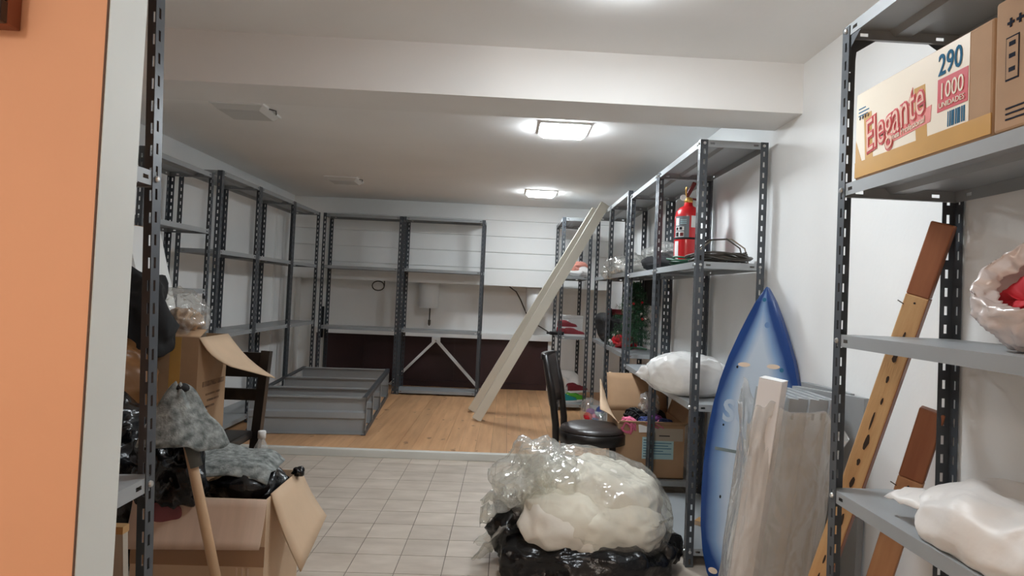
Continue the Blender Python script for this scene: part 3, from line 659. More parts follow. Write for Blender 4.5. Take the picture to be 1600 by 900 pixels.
def yarn(m, c, R, n, label, cat='yarn'):
    t = thing('yarn_bundle', label, cat, c, group='yarn bundles in the carton')
    for k in range(n):
        ax = Vector((random.uniform(-1, 1), random.uniform(-1, 1), random.uniform(-1, 1))).normalized(); a = ax.orthogonal().normalized(); b = ax.cross(a)
        MB().tube([a * R * math.cos(q) + b * R * .8 * math.sin(q) + ax * .01 for q in [i * 2 * PI / 12 for i in range(13)]], .006, 5, False).obj('strand', m, t, True)
    blob('core', m, (0, 0, 0), (R * .8, R * .8, R * .7), t, sub=2, ridges=((.01, 20, 1),))
yarn(M_pinky, (.76, 4.06, .455), .055, 7, 'pink yarn bundle at the corner of the open carton')
yarn(M_navy, (.88, 4.10, .445), .065, 9, 'navy blue yarn bundle in the open carton beside the white card')
yarn(M_navy, (1.0, 4.12, .435), .06, 9, 'navy blue yarn bundle in the open carton by the wall')
yarn(M_purple, (.95, 4.2, .455), .055, 7, 'purple yarn bundle between the navy ones in the carton')
yarn(M_blackm, (.82, 4.22, .47), .07, 9, 'black yarn bundle in the open carton under the clear bag')
yarn(M_blackm, (.97, 4.32, .46), .07, 8, 'black yarn bundle at the back of the open carton')
tag(MB().box((-.05, -.002, 0), (.05, .002, .06)).obj('white_card', M_paper), 'small white card among the navy yarn', 'card'); o = bpy.data.objects['white_card']; o.location = (.87, 4.02, .425); o.rotation_euler = (-.35, 0, .1)
bag('small_clear_bag', M_clear, (.90, 4.24, .555), (.055, .05, .055), 'small crumpled clear bag on top of the yarn', e=.9, sub=4, ridges=((.03, 18, 1), (.015, 34, 2)))
tag(MB().tube([(.72, 4.62, .71), (.78, 4.60, .69), (.86, 4.58, .665), (.93, 4.6, .65)], .007, 6).obj('rope_end', M_rope, None, True), 'pale rope end sticking out above the carton flap', 'rope')
for i, (x, z0) in enumerate(((.84, .30), (.90, .33))):
    MB().tube([(x - .70 - .03 * i + .10, -.004, .30), (x - .70 + .02, -.012, .33), (x - .70 + .05, .04, .34)], .004, 5).obj('pink_ribbon', M_pinky, t, True)
t = thing('wooden_offcut', 'small wooden offcut on the bottom shelf behind the blue board', 'offcut', (1.06, 3.42, .086), (0, 0, D(-35)))
MB().box((-.05, -.035, 0), (.05, .035, .02)).obj('block', M_card_l, t); MB().box((-.05, -.035, .02), (.05, .035, .022)).obj('top_face', M_woodedge, t)

# ================================================================== CENTRE: BAGS ON THE FLOOR
def fold(p, d): return p
bb = thing('black_rubbish_bag', 'crumpled black rubbish bag under the clear bag of filling', 'bag', (.40, 3.06, 0))
def bshape(p, d):
    p = p.copy()
    if p.z > 0: p.z *= 1 + .25 * math.sin(p.x * 9 + 1)
    return p
blob('bag_body', M_black, (0, 0, .07), (.37, .25, .10), bb, e=.62, sub=5, amps=((.03, 5, 0),), ridges=((.04, 5, 1),), crease=((.035, 7, 2), (.012, 20, 3)), flat=.003, shape=bshape)
blob('raised_fold', M_black, (-.33, .06, .14), (.10, .12, .115), bb, e=.9, sub=4, amps=((.03, 7, 0),), ridges=((.04, 8, 4),), crease=((.04, 10, 3), (.012, 26, 1)), flat=.004, rot=(0, .5, .3))
blob('raised_fold', M_black, (.33, .02, .10), (.10, .15, .075), bb, e=.9, sub=4, amps=((.03, 7, 3),), ridges=((.04, 9, 6), (.02, 18, 2)), flat=.004, rot=(0, -.3, 0))
cg = 'white cushion fillings in the clear bag'
def cush(label, c, rad, rot, sd):
    o = blob('cushion_filling', M_pillow, c, rad, None, e=.72, sub=5, amps=((.045, 5, sd),), ridges=((.022, 9, sd), (.01, 18, sd + 2)), rot=rot); tag(o, label, 'cushion', cg); return o
cush('white cushion filling at the rounded end of the clear bag', (.535, 3.13, .285), (.20, .19, .16), (0, .22, .1), 1)
cush('white cushion filling low at the front of the clear bag', (.285, 3.02, .235), (.17, .135, .10), (.1, .12, -.2), 4)
cush('white cushion filling at the back of the clear bag', (.40, 3.22, .305), (.22, .13, .13), (0, .05, .1), 7)
cush('white cushion filling at the front right of the clear bag', (.52, 2.985, .215), (.20, .12, .10), (.1, -.1, .15), 9)
cb = thing('clear_plastic_sack', 'big clear plastic sack of white filling on the tiled floor', 'bag', (.42, 3.12, 0))
def cshape(p, d):
    p = p.copy(); p.z += .05 * (p.x / .4) * -1 * (1 if p.z > 0 else .3); return p
blob('sack_film', M_clear2, (.025, -.012, .285), (.335, .275, .205), cb, e=.74, sub=6, amps=((.03, 4, 2),), ridges=((.012, 5, 3),), crease=((.014, 7, 3), (.005, 22, 1)), shape=cshape)
blob('loose_neck', M_clear, (-.25, .02, .385), (.165, .15, .125), cb, e=.85, sub=6, amps=((.06, 6, 5),), ridges=((.03, 6, 3),), crease=((.075, 6, 1), (.030, 13, 2), (.008, 40, 4)), rot=(0, -.35, 0))
blob('neck_crumple', M_clear, (-.20, -.02, .43), (.12, .12, .085), cb, e=.9, sub=5, amps=((.05, 9, 2),), crease=((.06, 8, 7), (.02, 20, 1)), ridges=(), rot=(0, .5, .4))
blob('neck_inner', M_clear, (-.30, .0, .33), (.11, .10, .09), cb, e=.9, sub=5, amps=((.05, 9, 6),), crease=((.06, 8, 3), (.02, 18, 6)), ridges=(), rot=(0, .2, .4))
def tail(u, v):
    x = lerp(-.34, -.50, u); y = lerp(-.14, .14, v) * (1 - .35 * u); z = lerp(.30, .20, u) + .05 * noise.noise(Vector((u * 4, v * 5, 1))) + .05 * math.sin(v * 9) * u
    return (x + .03 * noise.noise(Vector((u * 5, v * 6, 4))), y, z)
sheet('neck_edge', M_clear, tail, 20, 24, cb, .0015)
def tail2(u, v):
    a = lerp(-.2, PI * .9, v); x = -.40 - .12 * u * (1 + .25 * math.sin(3 * a)); y = -.02 - .12 * math.cos(a) * (1 - .2 * u); z = .20 - .16 * u + .03 * noise.noise(Vector((u * 4, v * 7, 8)))
    return (x + .05 * math.sin(a), y, max(.006, z))
sheet('hanging_edge', M_clear, tail2, 14, 22, cb, .0015)

# ================================================================== RIGHT FOREGROUND
# blue board
def bodyboard():
    bot = Vector((.985, 2.715, .012)); tip = Vector((1.135, 2.90, 1.296)); wv = Vector((.615, -.789, 0)); up = (tip - bot); L = up.length; up.normalize()
    wv = (wv - up * wv.dot(up)).normalized(); n = wv.cross(up).normalized()
    if n.y > 0: n = -n
    M4 = Matrix(((wv.x, up.x, n.x, bot.x), (wv.y, up.y, n.y, bot.y), (wv.z, up.z, n.z, bot.z), (0, 0, 0, 1)))
    t = thing('bodyboard', 'blue and pale blue pointed board leaning upright on the right wall', 'board'); t.matrix_world = M4
    T = [0, .02, .06, .12, .2, .3, .4, .5, .6, .68, .76, .84, .90, .95, .985, 1]; HW = [.09, .115, .148, .178, .2, .213, .218, .214, .199, .178, .148, .108, .074, .043, .017, .004]
    HW = [h * 1.03 for h in HW]
    nx = 16; b = MB(); th = .018; vs = []; uv = []
    for side in (1, -1):
        for t_, h in zip(T, HW):
            for k in range(nx + 1):
                s = -1 + 2 * k / nx; vs.append((s * h, t_ * L, side * th * (1 - .25 * s ** 4) * (1 if .03 < t_ < .98 else .6))); uv.append((s, t_))
    m = len(T); q = (nx + 1) * m; fs = []
    for sd in (0, 1):
        for i in range(m - 1):
            for k in range(nx):
                a = sd * q + i*(nx+1)+k; f = (a, a+1, a+nx+2, a+nx+1); fs.append(f if sd == 0 else f[::-1])
    for i in range(m - 1):
        for k in (0, nx):
            a = i*(nx+1)+k; f = (a, a+nx+1, q+a+nx+1, q+a); fs.append(f if k == 0 else f[::-1])
    for k in range(nx):
        fs.append((k, q+k, q+k+1, k+1)); a = (m-1)*(nx+1)+k; fs.append((a, a+1, q+a+1, q+a))
    b.add(vs, fs); me = b.mesh('deck', False)
    ul = me.uv_layers.new(name='across')
    for lp in me.loops: ul.data[lp.index].uv = ((uv[lp.vertex_index][0] + 1) / 2, uv[lp.vertex_index][1])
    mt = bpy.data.materials.new('board_blue_fade'); mt.use_nodes = True; N = mt.node_tree.nodes; Lk = mt.node_tree.links; bs = N['Principled BSDF']
    u = N.new('ShaderNodeUVMap'); u.uv_map = 'across'; sp = N.new('ShaderNodeSeparateXYZ'); Lk.new(u.outputs[0], sp.inputs[0])
    def mth(op, a, b_=None):
        x = N.new('ShaderNodeMath'); x.operation = op
        for i, s in enumerate((a, b_)):
            if s is None: continue
            if isinstance(s, (int, float)): x.inputs[i].default_value = s
            else: Lk.new(s, x.inputs[i])
        return x.outputs[0]
    ac = mth('ABSOLUTE', mth('MULTIPLY', mth('SUBTRACT', sp.outputs[0], .5), 2)); al = mth('MAXIMUM', mth('MULTIPLY', mth('SUBTRACT', sp.outputs[1], .62), 2.15), 0)
    lo = mth('MAXIMUM', mth('MULTIPLY', mth('SUBTRACT', .16, sp.outputs[1]), 4.0), 0)
    dd = mth('ADD', mth('POWER', ac, 1.3), mth('ADD', mth('POWER', al, 1.6), lo))
    nz = N.new('ShaderNodeTexNoise'); nz.inputs['Scale'].default_value = 9; tcn = N.new('ShaderNodeTexCoord'); Lk.new(tcn.outputs['Object'], nz.inputs['Vector'])
    dd = mth('ADD', dd, mth('MULTIPLY', mth('SUBTRACT', nz.outputs['Fac'], .5), .12))
    cr = N.new('ShaderNodeValToRGB'); e = cr.color_ramp.elements; e[0].position = .30; e[0].color = (.48, .56, .65, 1); e[1].position = .86; e[1].color = (.008, .045, .19, 1)
    x = e.new(.56); x.color = (.20, .32, .52, 1)
    Lk.new(dd, cr.inputs[0]); Lk.new(cr.outputs[0], bs.inputs['Base Color']); bs.inputs['Roughness'].default_value = .35
    me.materials.append(mt); link('deck', me, None, t)
    z = th + .0006
    def oval(cx, cy, w_, h_, m, nm):
        o = MB().lathe([(1, 0), (1, .0012), (0, .0012)], 18).obj(nm, m, t); o.location = (cx, cy, th - .0004); o.scale = (w_, h_, 1); return o
    pale = mat('foam_edge', (.72, .58, .45), .7)
    yl = .735 * L
    for cx in (-.068, .070): oval(cx, yl, .030, .010, pale, 'hand_slot')
    oval(-.10, yl - .012, .005, .006, M_blackm, 'plug_hole')
    oval(.108, yl - .012, .009, .009, M_prblue, 'plug_ring'); oval(0.0, .955 * L, .009, .009, M_prblue, 'plug_ring'); oval(.025, .87 * L, .013, .013, mat('faded_blue', (.12, .22, .42), .5), 'plug_ring'); oval(.105, .62 * L, .006, .006, M_blackm, 'plug_hole')
    oval(-.14, .53 * L, .004, .005, M_blackm, 'plug_hole'); oval(-.12, .30 * L, .004, .007, M_blackm, 'plug_hole'); oval(-.12, .07 * L, .022, .012, pale, 'hand_slot')
    MB().box((-.17, .445 * L, th - .001), (-.02, .455 * L, th + .0008)).obj('strap_slot', mat('slot_shade', (.16, .20, .20), .7), t)  # flat plate for the slot; its inner shade is put into the dark colour
    text('faded_letter', 'SU', .13, mat('faded_letter', (.42, .51, .62), .5), t, Matrix.Translation((-.15, .545 * L, th)), bold=.004)
bodyboard()
# loose shelf panels standing on end, leaning on the right wall
PAN = shelf_mesh(.30, .92, M_shelf)
PAND = shelf_mesh(.30, .92, M_shelf_d)
def panel(base, label, me, lean_=.15, rz=0, h0=0):
    # stands on its short edge, sheet facing -X
    t = thing('shelf_panel', label, 'shelf panel', base, (0, 0, 0), 'loose shelf panels leaning on the right wall')
    Mx = Matrix.Rotation(rz, 4, 'Z') @ Matrix.Rotation(lean_, 4, 'Y') @ Matrix(((0, 0, -1, 0), (1, 0, 0, 0), (0, 1, 0, 0), (0, 0, 0, 1)))
    o = bpy.data.objects.new('panel_sheet', me); COL.objects.link(o); o.parent = t; o.matrix_local = Mx
    return t
labs = ['grey shelf panel in the wrapped bundle, next to the white carton tube', 'grey shelf panel second behind the white carton tube in the bundle', 'grey shelf panel in the middle of the wrapped bundle',
        'grey shelf panel at the open mouth of the plastic wrap', 'grey shelf panel nearest the slotted post in the wrapped bundle']
for i in range(5): panel((.830 + .034 * i, 2.172 + .012 * (i % 2), .004), labs[i], PAN if i in (0, 2) else PAND, .115)
panel((1.165, 2.185, .004), 'pale grey shelf panel outside the wrap, behind the slotted post', PAN, .04, D(25))
panel((1.190, 2.30, .004), 'grey shelf panel standing against the wall behind the wrapped bundle', PAND, .015, D(8))
t = thing('white_carton_tube', 'long white square carton standing in the plastic-wrapped bundle', 'carton', (.738, 2.232, .004), (0, .115, D(-38)))
MB().box((0, 0, 0), (.075, .065, .985)).obj('tube_body', mat('white_board', (.74, .70, .68), .6), t, bevel=.002); MB().box((0, 0, .985), (.075, .065, .987)).obj('tube_end', M_paper, t)
# plastic wrap around the bundle
def wrap(u, v):
    a = lerp(.25, 2 * PI + .10, u); z = .02 + .83 * v
    cx, cy = .862 + .115 * z, 2.325
    rx, ry = .158 + .006 * math.cos(3 * a), .185
    p = Vector((math.cos(a) * 1.0, math.sin(a) * 1.0, z * 1.2)); ds = noise.voronoi(p * 3.2 + Vector((2, 1, 0)))[0]; ds2 = noise.voronoi(p * 8 + Vector((5, 1, 0)))[0]
    k = 1 + .06 * noise.noise(p * 1.8) - .07 * (min(1, (ds[1] - ds[0]) * 1.5) - .4) - .022 * (min(1, (ds2[1] - ds2[0]) * 1.5) - .4)
    k += .16 * max(0, v - .88) / .12 * (ridge((math.cos(a), math.sin(a), z), 2.2, 4))
    ca, sa = math.cos(a), math.sin(a); e_ = .42
    top = .06 * math.sin(a * 3 + 1) + .06 * noise.noise(Vector((math.cos(a) * 3, math.sin(a) * 3, 1)))
    cx += .28 * max(0, ry * k * math.copysign(abs(sa) ** e_, sa) + .16) if ca < 0 else 0
    return (min(1.205, cx + rx * k * math.copysign(abs(ca) ** e_, ca)), cy + ry * k * math.copysign(abs(sa) ** e_, sa), z + top * max(0, v - .7) / .3)
M_wrap = plastic('bundle_film', tint=(.94, .935, .925), clear=.76, rough=.14, bump=.25)
o = sheet('plastic_wrap', M_wrap, wrap, 140, 90, None, .0008); tag(o, 'loose clear plastic wrapped around the standing grey shelf panels', 'plastic wrap')
# timbers
def timber(label, bot, top, stain_from, w_, h_, roll, marks):
    bot = Vector(bot); top = Vector(top); d = top - bot; L = d.length; d.normalize()
    yv = Vector((math.cos(roll), math.sin(roll), 0)); yv = (yv - d * yv.dot(d)).normalized(); xv = yv.cross(d)
    t = thing('timber_beam', label, 'timber', bot, group='timbers leaning behind the shelving unit')
    t.matrix_world = Matrix(((xv.x, yv.x, d.x, bot.x), (xv.y, yv.y, d.y, bot.y), (xv.z, yv.z, d.z, bot.z), (0, 0, 0, 1)))
    MB().box((-w_/2, -h_/2, 0), (w_/2, h_/2, stain_from)).obj('bare_length', M_timber if marks else mat('timber_brown', (.42, .19, .085), .6, col2=(.52, .27, .13), scale=5, stretch=(7, 7, .7)), t, bevel=.003)
    MB().box((-w_/2, -h_/2, stain_from), (w_/2, h_/2, L)).obj('stained_end', M_timber_r, t, bevel=.004)
    if marks:
        MB().box((w_/2 - .001, -h_/2 + .001, 0), (w_/2 + .001, h_/2 - .001, stain_from)).obj('stained_side', M_timber_r, t)
        random.seed(4)
        for i in range(13):
            z = .42 + i * .064; pl = []; cx = random.uniform(-.004, .008); hw = random.uniform(.0025, .007); hl = random.uniform(.010, .034)
            for k in range(9):
                a = k * 2 * PI / 9; pl.append((cx + hw * math.cos(a) * random.uniform(.7, 1.2), -h_/2 - .0003, z + hl * math.sin(a)))
            MB().prism(pl, (0, -.0006, 0)).obj('resin_mark', M_resin, t)
        for i in range(14):
            z = .20 + i * .024; MB().prism([(w_/2, -h_/2 - .0006, z), (w_/2, -h_/2 - .0006, z + .018), (w_/2 - random.uniform(.004, .011), -h_/2 - .0006, z + .006)], (0, .0008, 0)).obj('torn_edge', M_resin, t)
    MB().tube([(-w_/2 + .004, -h_/2, stain_from - .03), (-w_/2 - .012, -h_/2 - .006, stain_from - .024)], .0016, 6).obj('nail', M_cable, t)
    MB().tube([(.0, -h_/2 + .002, stain_from - .02), (.0, -h_/2 - .002, stain_from - .02)], .003, 6).obj('nail_hole', M_blackm, t)
timber('long pale timber beam with a red-stained end behind the slotted post', (.905, 2.105, .012), (1.158, 1.752, 1.458), 1.305, .058, .040, D(47), True)
timber('shorter brown timber with a stained end leaning beside the long one', (1.045, 2.02, .012), (1.183, 1.815, .95), .765, .064, .038, D(50), False)

# cartons on the near shelving unit
def print_on(parent, txt, yy, zz, size, m, rot=0, sx=1, bold=0, shear=0, off=.0008):
    Mx = Matrix.Translation((-off, yy, zz)) @ Matrix(((0, 0, -1, 0), (-1, 0, 0, 0), (0, 1, 0, 0), (0, 0, 0, 1))) @ Matrix.Rotation(rot, 4, 'Z')
    return text('lettering', txt, size, m, parent, Mx, shear, sx, bold)
t = thing('taped_carton', 'cream taped carton with red and blue lettering on the top-loaded shelf', 'carton', (.893, 1.72, 1.5535), (0, 0, 0))
CL, CH = .50, .228
MB().box((0, -CL, 0), (.275, 0, CH)).obj('carton_body', M_card, t, bevel=.006)
MB().box((-.0008, -.435, .042), (.0005, -.004, CH - .004)).obj('cream_face', M_whitecard, t)
MB().box((-.0014, -CL + .002, .006), (.0005, -.002, .046)).obj('bottom_tape', M_tape, t)
for y0, y1 in ((-.052, -.088), (-.265, -.305)):
    MB().prism([(-.0012, y0, .046), (-.0012, y1, .046), (-.0012, y1 + .012, .165), (-.0012, y0 + .012, .165)], (.001, 0, 0)).obj('tape_strip', M_tape, t)
MB().prism([(-.0012, -.004, .046), (-.0012, -.035, .046), (-.0012, -.004, .105)], (.001, 0, 0)).obj('tape_strip', M_tape, t)
print_on(t, 'Elegante', -.058, .060, .118, M_prpink, D(10), .615, .0048, .14, .0016)
print_on(t, 'Elegante', -.058, .060, .118, M_prred, D(10), .615, .0028, .14, .0024)
print_on(t, 'Elegante', -.058, .060, .118, mat('print_inside', (.78, .50, .40), .6), D(10), .615, -.0010, .14, .0032)
MB().prism([(-.0016, -.150, .062), (-.0016, -.315, .076), (-.0016, -.318, .112), (-.0016, -.27, .105), (-.0016, -.145, .078)], (.001, 0, 0)).obj('print_banner', M_prpink, t)
print_on(t, 'Linea Profesional', -.160, .068, .021, M_whitecard, D(5), .95, .0, .1, .0024)
MB().box((-.0016, -.432, .088), (-.0006, -.338, .158)).obj('print_square', M_prred, t)
print_on(t, '1000', -.344, .113, .050, M_whitecard, 0, .78, .0, 0, .0024)
print_on(t, 'UNIDADES', -.344, .095, .0165, M_whitecard, 0, 1.0, .0, 0, .0024)
print_on(t, '290', -.338, .166, .064, M_prblue, 0, .80, .0006, 0, .0016)
for i in range(9): MB().box((-.0016, -.372 - .006 * i, .050), (-.0006, -.3745 - .006 * i - .001 * (i % 3), .082)).obj('print_bar', M_prblue, t)
for i in range(4): print_on(t, '*', -.018 - .013 * i, .148, .022, M_prblack, 0, 1, .0, 0, .0012)
for i, w_ in enumerate((.034, .05, .045)): MB().box((-.0012, -.014 - w_, .182 - .009 * i), (-.0004, -.014, .185 - .009 * i)).obj('print_line', M_prblue, t)
t = thing('brown_carton', 'plain brown carton with black shipping marks beside the lettered one', 'carton', (.887, 1.208, 1.5535))
MB().box((0, -.30, 0), (.29, 0, .245)).obj('carton_body', M_card, t, bevel=.005)
MB().box((-.0008, -.06, .09), (.0005, -.028, .17)).obj('shipping_mark', M_prblack, t); MB().box((-.0014, -.058, .093), (-.0006, -.030, .167)).obj('shipping_field', M_card, t)
for zz in (.105, .13, .152): MB().box((-.002, -.052, zz), (-.0012, -.037, zz + .008)).obj('print_line', M_prblack, t)
for i in range(2): print_on(t, '+', -.030 - .022 * i, .185, .03, M_prblack, 0, 1, .001)
MB().prism([(-.001, -.075, .055), (-.001, -.105, .055), (-.001, -.10, .075), (-.001, -.08, .078)], (.0012, 0, 0)).obj('print_logo', M_prblue, t)
for i in range(3): MB().box((-.001, -.11, .038 - .01 * i), (.0003, -.03, .041 - .01 * i)).obj('print_line', M_prblack, t)
# bags on the near unit
t = thing('open_plastic_bag', 'open white plastic bag with red cloth inside on the shelf', 'bag', (1.04, 1.235, 1.150))
def obag(u, v):
    a = u * 2 * PI; prof = [(.045, .004), (.085, .03), (.115, .09), (.118, .15), (.095, .185), (.070, .16)]
    i = min(int(v * 5), 4); f = v * 5 - i; r = lerp(prof[i][0], prof[i + 1][0], f); z = lerp(prof[i][1], prof[i + 1][1], f)
    pp = Vector((math.cos(a), math.sin(a), v * 1.5)); ds = noise.voronoi(pp * 2.6)[0]; d2 = noise.voronoi(pp * 6)[0]
    k = 1 + .10 * noise.noise(pp * 1.6) - .16 * (min(1, (ds[1] - ds[0]) * 1.5) - .4) - .06 * (min(1, (d2[1] - d2[0]) * 1.5) - .4)
    q = Vector((r * k * math.cos(a), r * k * math.sin(a) * 1.15, z - .11)); q = Euler((0, -.85, .2)).to_matrix() @ q
    return (q.x, q.y, max(.003, q.z + .105))
sheet('bag_film', plastic('bag_white_film', tint=(.90, .83, .80), clear=.42, rough=.16, bump=.25), obag, 110, 50, t, .0006)
rc = blob('red_cloth', M_redcl, (-.015, .025, .100), (.062, .078, .032), t, sub=5, ridges=((.02, 14, 1),), crease=((.03, 18, 3),))
t = thing('white_carrier_bag', 'crumpled white carrier bag lying on the low shelf', 'bag', (1.035, 1.33, .7385))
def wshape(p, d):
    p = p.copy(); p.z *= .75 + .5 * (.16 - p.y) / .32 if p.z > 0 else 1; return p
blob('bag_body', mat('white_film', (.80, .77, .74), .4, bump=.3, bscale=12), (0, -.03, .045), (.135, .23, .075), t, e=.75, sub=5, amps=((.03, 6, 1),), ridges=((.010, 5, 3),), crease=((.030, 6, 1), (.010, 15, 2)), flat=.002, shape=wshape)
def corner(u, v): return (lerp(-.12, -.02, v), .12 + .13 * u * (1 - .3 * v), .05 + .03 * math.sin(v * 3) - .012 * u + .008 * noise.noise(Vector((u * 5, v * 5, 2))))
sheet('bag_corner', MATS['white_film'], corner, 10, 10, t, .0015)
for i in range(5): print_on(t, ['x', 'e', '~', 'o', 'm'][i], .0 - .035 * i, .098 + .003 * i, .022, M_prblack).location.x = .03

# ================================================================== LEFT FOREGROUND PILE
# lower open carton
W, Dp, Hh = .46, .40, .455
t = carton('carton', 'open low brown carton on the tiles with its flaps hanging out', (-1.275, 2.42, .002), W, Dp, Hh, M_card_l,
    flaps=[([(0, 0, Hh), (W, 0, Hh), (W, -.055, Hh - .155), (0, -.055, Hh - .165)], M_card_p, .006),
           ([(W, .04, Hh + .01), (W, Dp - .02, Hh + .01), (W + .135, Dp - .10, Hh - .15), (W + .125, .02, Hh - .255)], M_card_l, .008)])
MB().box((-.001, -.0015, Hh - .235), (W + .001, 0, Hh - .165)).obj('shaded_tape_band', mat('shaded_parcel_tape', (.36, .21, .12), .25), t)  # tape strip below the flap; the flap's shade is put into its dark colour
for i in range(3): MB().box((W - .055 - .02 * i, -.003, .02), (W - .05 - .02 * i, -.0005, Hh - .24)).obj('crease', M_card_p, t)
# black bags in and around it
bag('black_rubbish_bag', M_black, (-1.175, 2.425, .535), (.115, .065, .115), 'shiny black rubbish bag hanging over the low carton', e=.85, sub=5, ridges=((.04, 9, 1), (.02, 20, 2)), amps=((.03, 6, 2),))
bag('black_rubbish_bag', M_black, (-1.02, 2.63, .425), (.15, .10, .055), 'black rubbish bag under the grey felt in the low carton', e=.8, sub=5, ridges=((.03, 9, 3), (.015, 20, 2)))
bag('black_rubbish_bag', M_black, (-1.52, 2.62, .50), (.20, .17, .27), 'big black bag heaped behind the leaning slotted post', e=.8, sub=5, ridges=((.05, 7, 5), (.02, 16, 2)))
tag(MB().tube([(-.96, 2.50, .425), (-.925, 2.50, .45), (-.905, 2.51, .475), (-.90, 2.53, .495)], .012, 8).obj('yellow_hose', M_yellow, None, True), 'yellow plastic hose end inside the low carton', 'hose')
bag('black_bag_knot', M_black, (-.80, 2.72, .478), (.02, .018, .016), 'small black bag knot at the right rim of the carton', e=1, sub=3, amps=((.012, 40, 1),), ridges=((.012, 60, 1),))
o = blob('pink_cloth', M_pinkcl, (-1.155, 2.405, .41), (.06, .014, .035), None, sub=4, e=.8, amps=((.012, 12, 1),), ridges=((.006, 16, 1),)); tag(o, 'dusty pink cloth hanging below the black bag', 'cloth')
# felt sheets
ax_, ay_ = -1.085, 2.30
def felt1(u, v):
    a = lerp(-PI * 1.05, PI * .95, u); r = .018 + .135 * v ** .9; e_ = 1 + .12 * math.sin(3 * a + .5)
    dx = .01 * v; z = .868 - .195 * v ** 1.1 + .018 * noise.noise(Vector((math.cos(a) * 2, math.sin(a) * 2, v * 3))) - .01 * math.cos(a * 2) * v
    return (ax_ + dx + r * e_ * math.cos(a) * .92, ay_ + r * .75 * math.sin(a), z)
t = thing('grey_felt_cloth', 'grey felt sheet draped like a tent over the broom handle', 'cloth')
sheet('drape', M_felt, felt1, 60, 20, t, .006)
blob('torn_top', M_blackm, (ax_ + .004, ay_ - .012, .857), (.020, .018, .010), t, sub=3, ridges=((.006, 60, 1),))
def felt2(u, v):
    p = bilerp((-1.16, 2.46, .535), (-.845, 2.50, .535), (-.86, 2.74, .535), (-1.14, 2.74, .565), u, v)
    return (p.x, p.y, p.z + .022 * math.sin(PI * u) * .6 + .012 * noise.noise(Vector((u * 3, v * 3, 5))) - (.03 * max(0, .18 - v) / .18) - .02 * max(0, u - .85) / .15)
t = thing('grey_felt_cloth', 'grey felt sheet lying flat over the black bag in the carton', 'cloth'); sheet('drape', M_felt, felt2, 30, 20, t, .006)
bag('black_bag_fold', M_black, (-1.03, 2.53, .462), (.12, .04, .032), 'black film fold bulging below the flat felt sheet', e=.8, sub=4, ridges=((.02, 14, 3),))
t = thing('broom_handle', 'pale wooden broom handle standing before the low carton', 'handle', (-.860, 2.285, 0))
MB().tube([(0, 0, .0), (-.115, .0, .44), (-.232, .01, .86)], [.0165, .0165, .0165], 14).obj('stick', M_stick, t, True)
MB().tube([(-.15, .005, .60), (-.172, .005, .675)], .021, 12).obj('ferrule', mat('grey_rag', (.13, .14, .13), .9), t, True)
# tall carton on the chair
W, Dp, Hh = .37, .32, .50
t = carton('carton', 'tall open brown carton with faded print standing on a chair', (-1.80, 3.20, .4505), W, Dp, Hh, M_card,
    flaps=[([(W, 0.0, Hh), (W, Dp, Hh), (W + .26, Dp - .02, Hh - .215), (W + .145, 0.02, Hh - .13)], M_card_l, .02),
           ([(0, 0, Hh), (W, 0, Hh), (W - .02, .12, Hh + .03), (.02, .12, Hh + .03)], M_card, 0)])
prm = mat('faded_print', (.10, .06, .04), .8, col2=(.30, .17, .09), scale=30)
MB().box((W, .06, .26), (W + .001, .30, .285)).obj('print_band', prm, t); 
for i, (a, b) in enumerate(((.10, .26), (.12, .25), (.08, .20))): MB().box((W, a, .215 - .03 * i), (W + .001, b, .225 - .03 * i)).obj('print_line', prm, t)
MB().box((W, .10, .12), (W + .0012, .125, .145)).obj('white_sticker', M_paper, t)
MB().box((.24, -.001, .02), (.29, 0, Hh)).obj('tape_strip', M_tape, t)
# film and bags on the tall carton
bag('stretch_film_ball', M_clear, (-1.60, 3.30, 1.035), (.13, .12, .13), 'crumpled clear stretch film on top of the tall carton', sub=5, ridges=((.03, 7, 1),), crease=((.05, 12, 2), (.022, 30, 3)), amps=((.05, 5, 1),))
t = thing('brown_paper_wad', 'wad of brown paper inside the clear stretch film', 'paper', (-1.60, 3.32, 1.0)); blob('wad', M_card, (0, 0, 0), (.075, .07, .055), t, sub=5, ridges=((.02, 9, 1),), crease=((.05, 16, 1),))
def filmtail(u, v): return (-1.66 + .05 * (v - .5) * (1 - .8 * u), 3.19 - .006 * math.sin(v * 12), .965 - .20 * u)
o = sheet('film_tail', M_clear, filmtail, 10, 8, None, .001); tag(o, 'strip of clear film hanging down the tall carton', 'plastic film')
t = thing('black_cloth_bag', 'black cloth bag heaped on the left of the clear film', 'bag', (-1.76, 3.12, .96))
blob('bag_body', M_blackm, (.045, -.01, .085), (.19, .11, .185), t, e=.62, sub=5, crease=((.05, 5, 2), (.012, 16, 1)), ridges=((.03, 6, 1),), amps=((.04, 5, 3),))
blob('shiny_lower_bag', M_black, (-.17, -.06, .0), (.17, .12, .13), t, e=.8, sub=5, ridges=((.05, 8, 2), (.02, 18, 3)))
bag('white_film_bag', M_milky, (-2.01, 3.14, 1.17), (.10, .08, .07), 'white plastic bag peeping out behind the black cloth bag', sub=4, ridges=((.03, 14, 2),))
t = thing('blue_strap', 'dark blue strap loop in front of the tall carton', 'strap')
MB().tube([(-1.63 + .075 * math.cos(a), 2.75, .78 + .07 * math.sin(a)) for a in [PI * (.35 + .75 * i / 14) for i in range(15)]], .009, 8).obj('loop', M_bluep, t, True)
MB().tube([(-1.66, 2.75, .80), (-1.665, 2.752, .765), (-1.655, 2.75, .74)], .01, 6).obj('silver_end', M_clear, t, True)
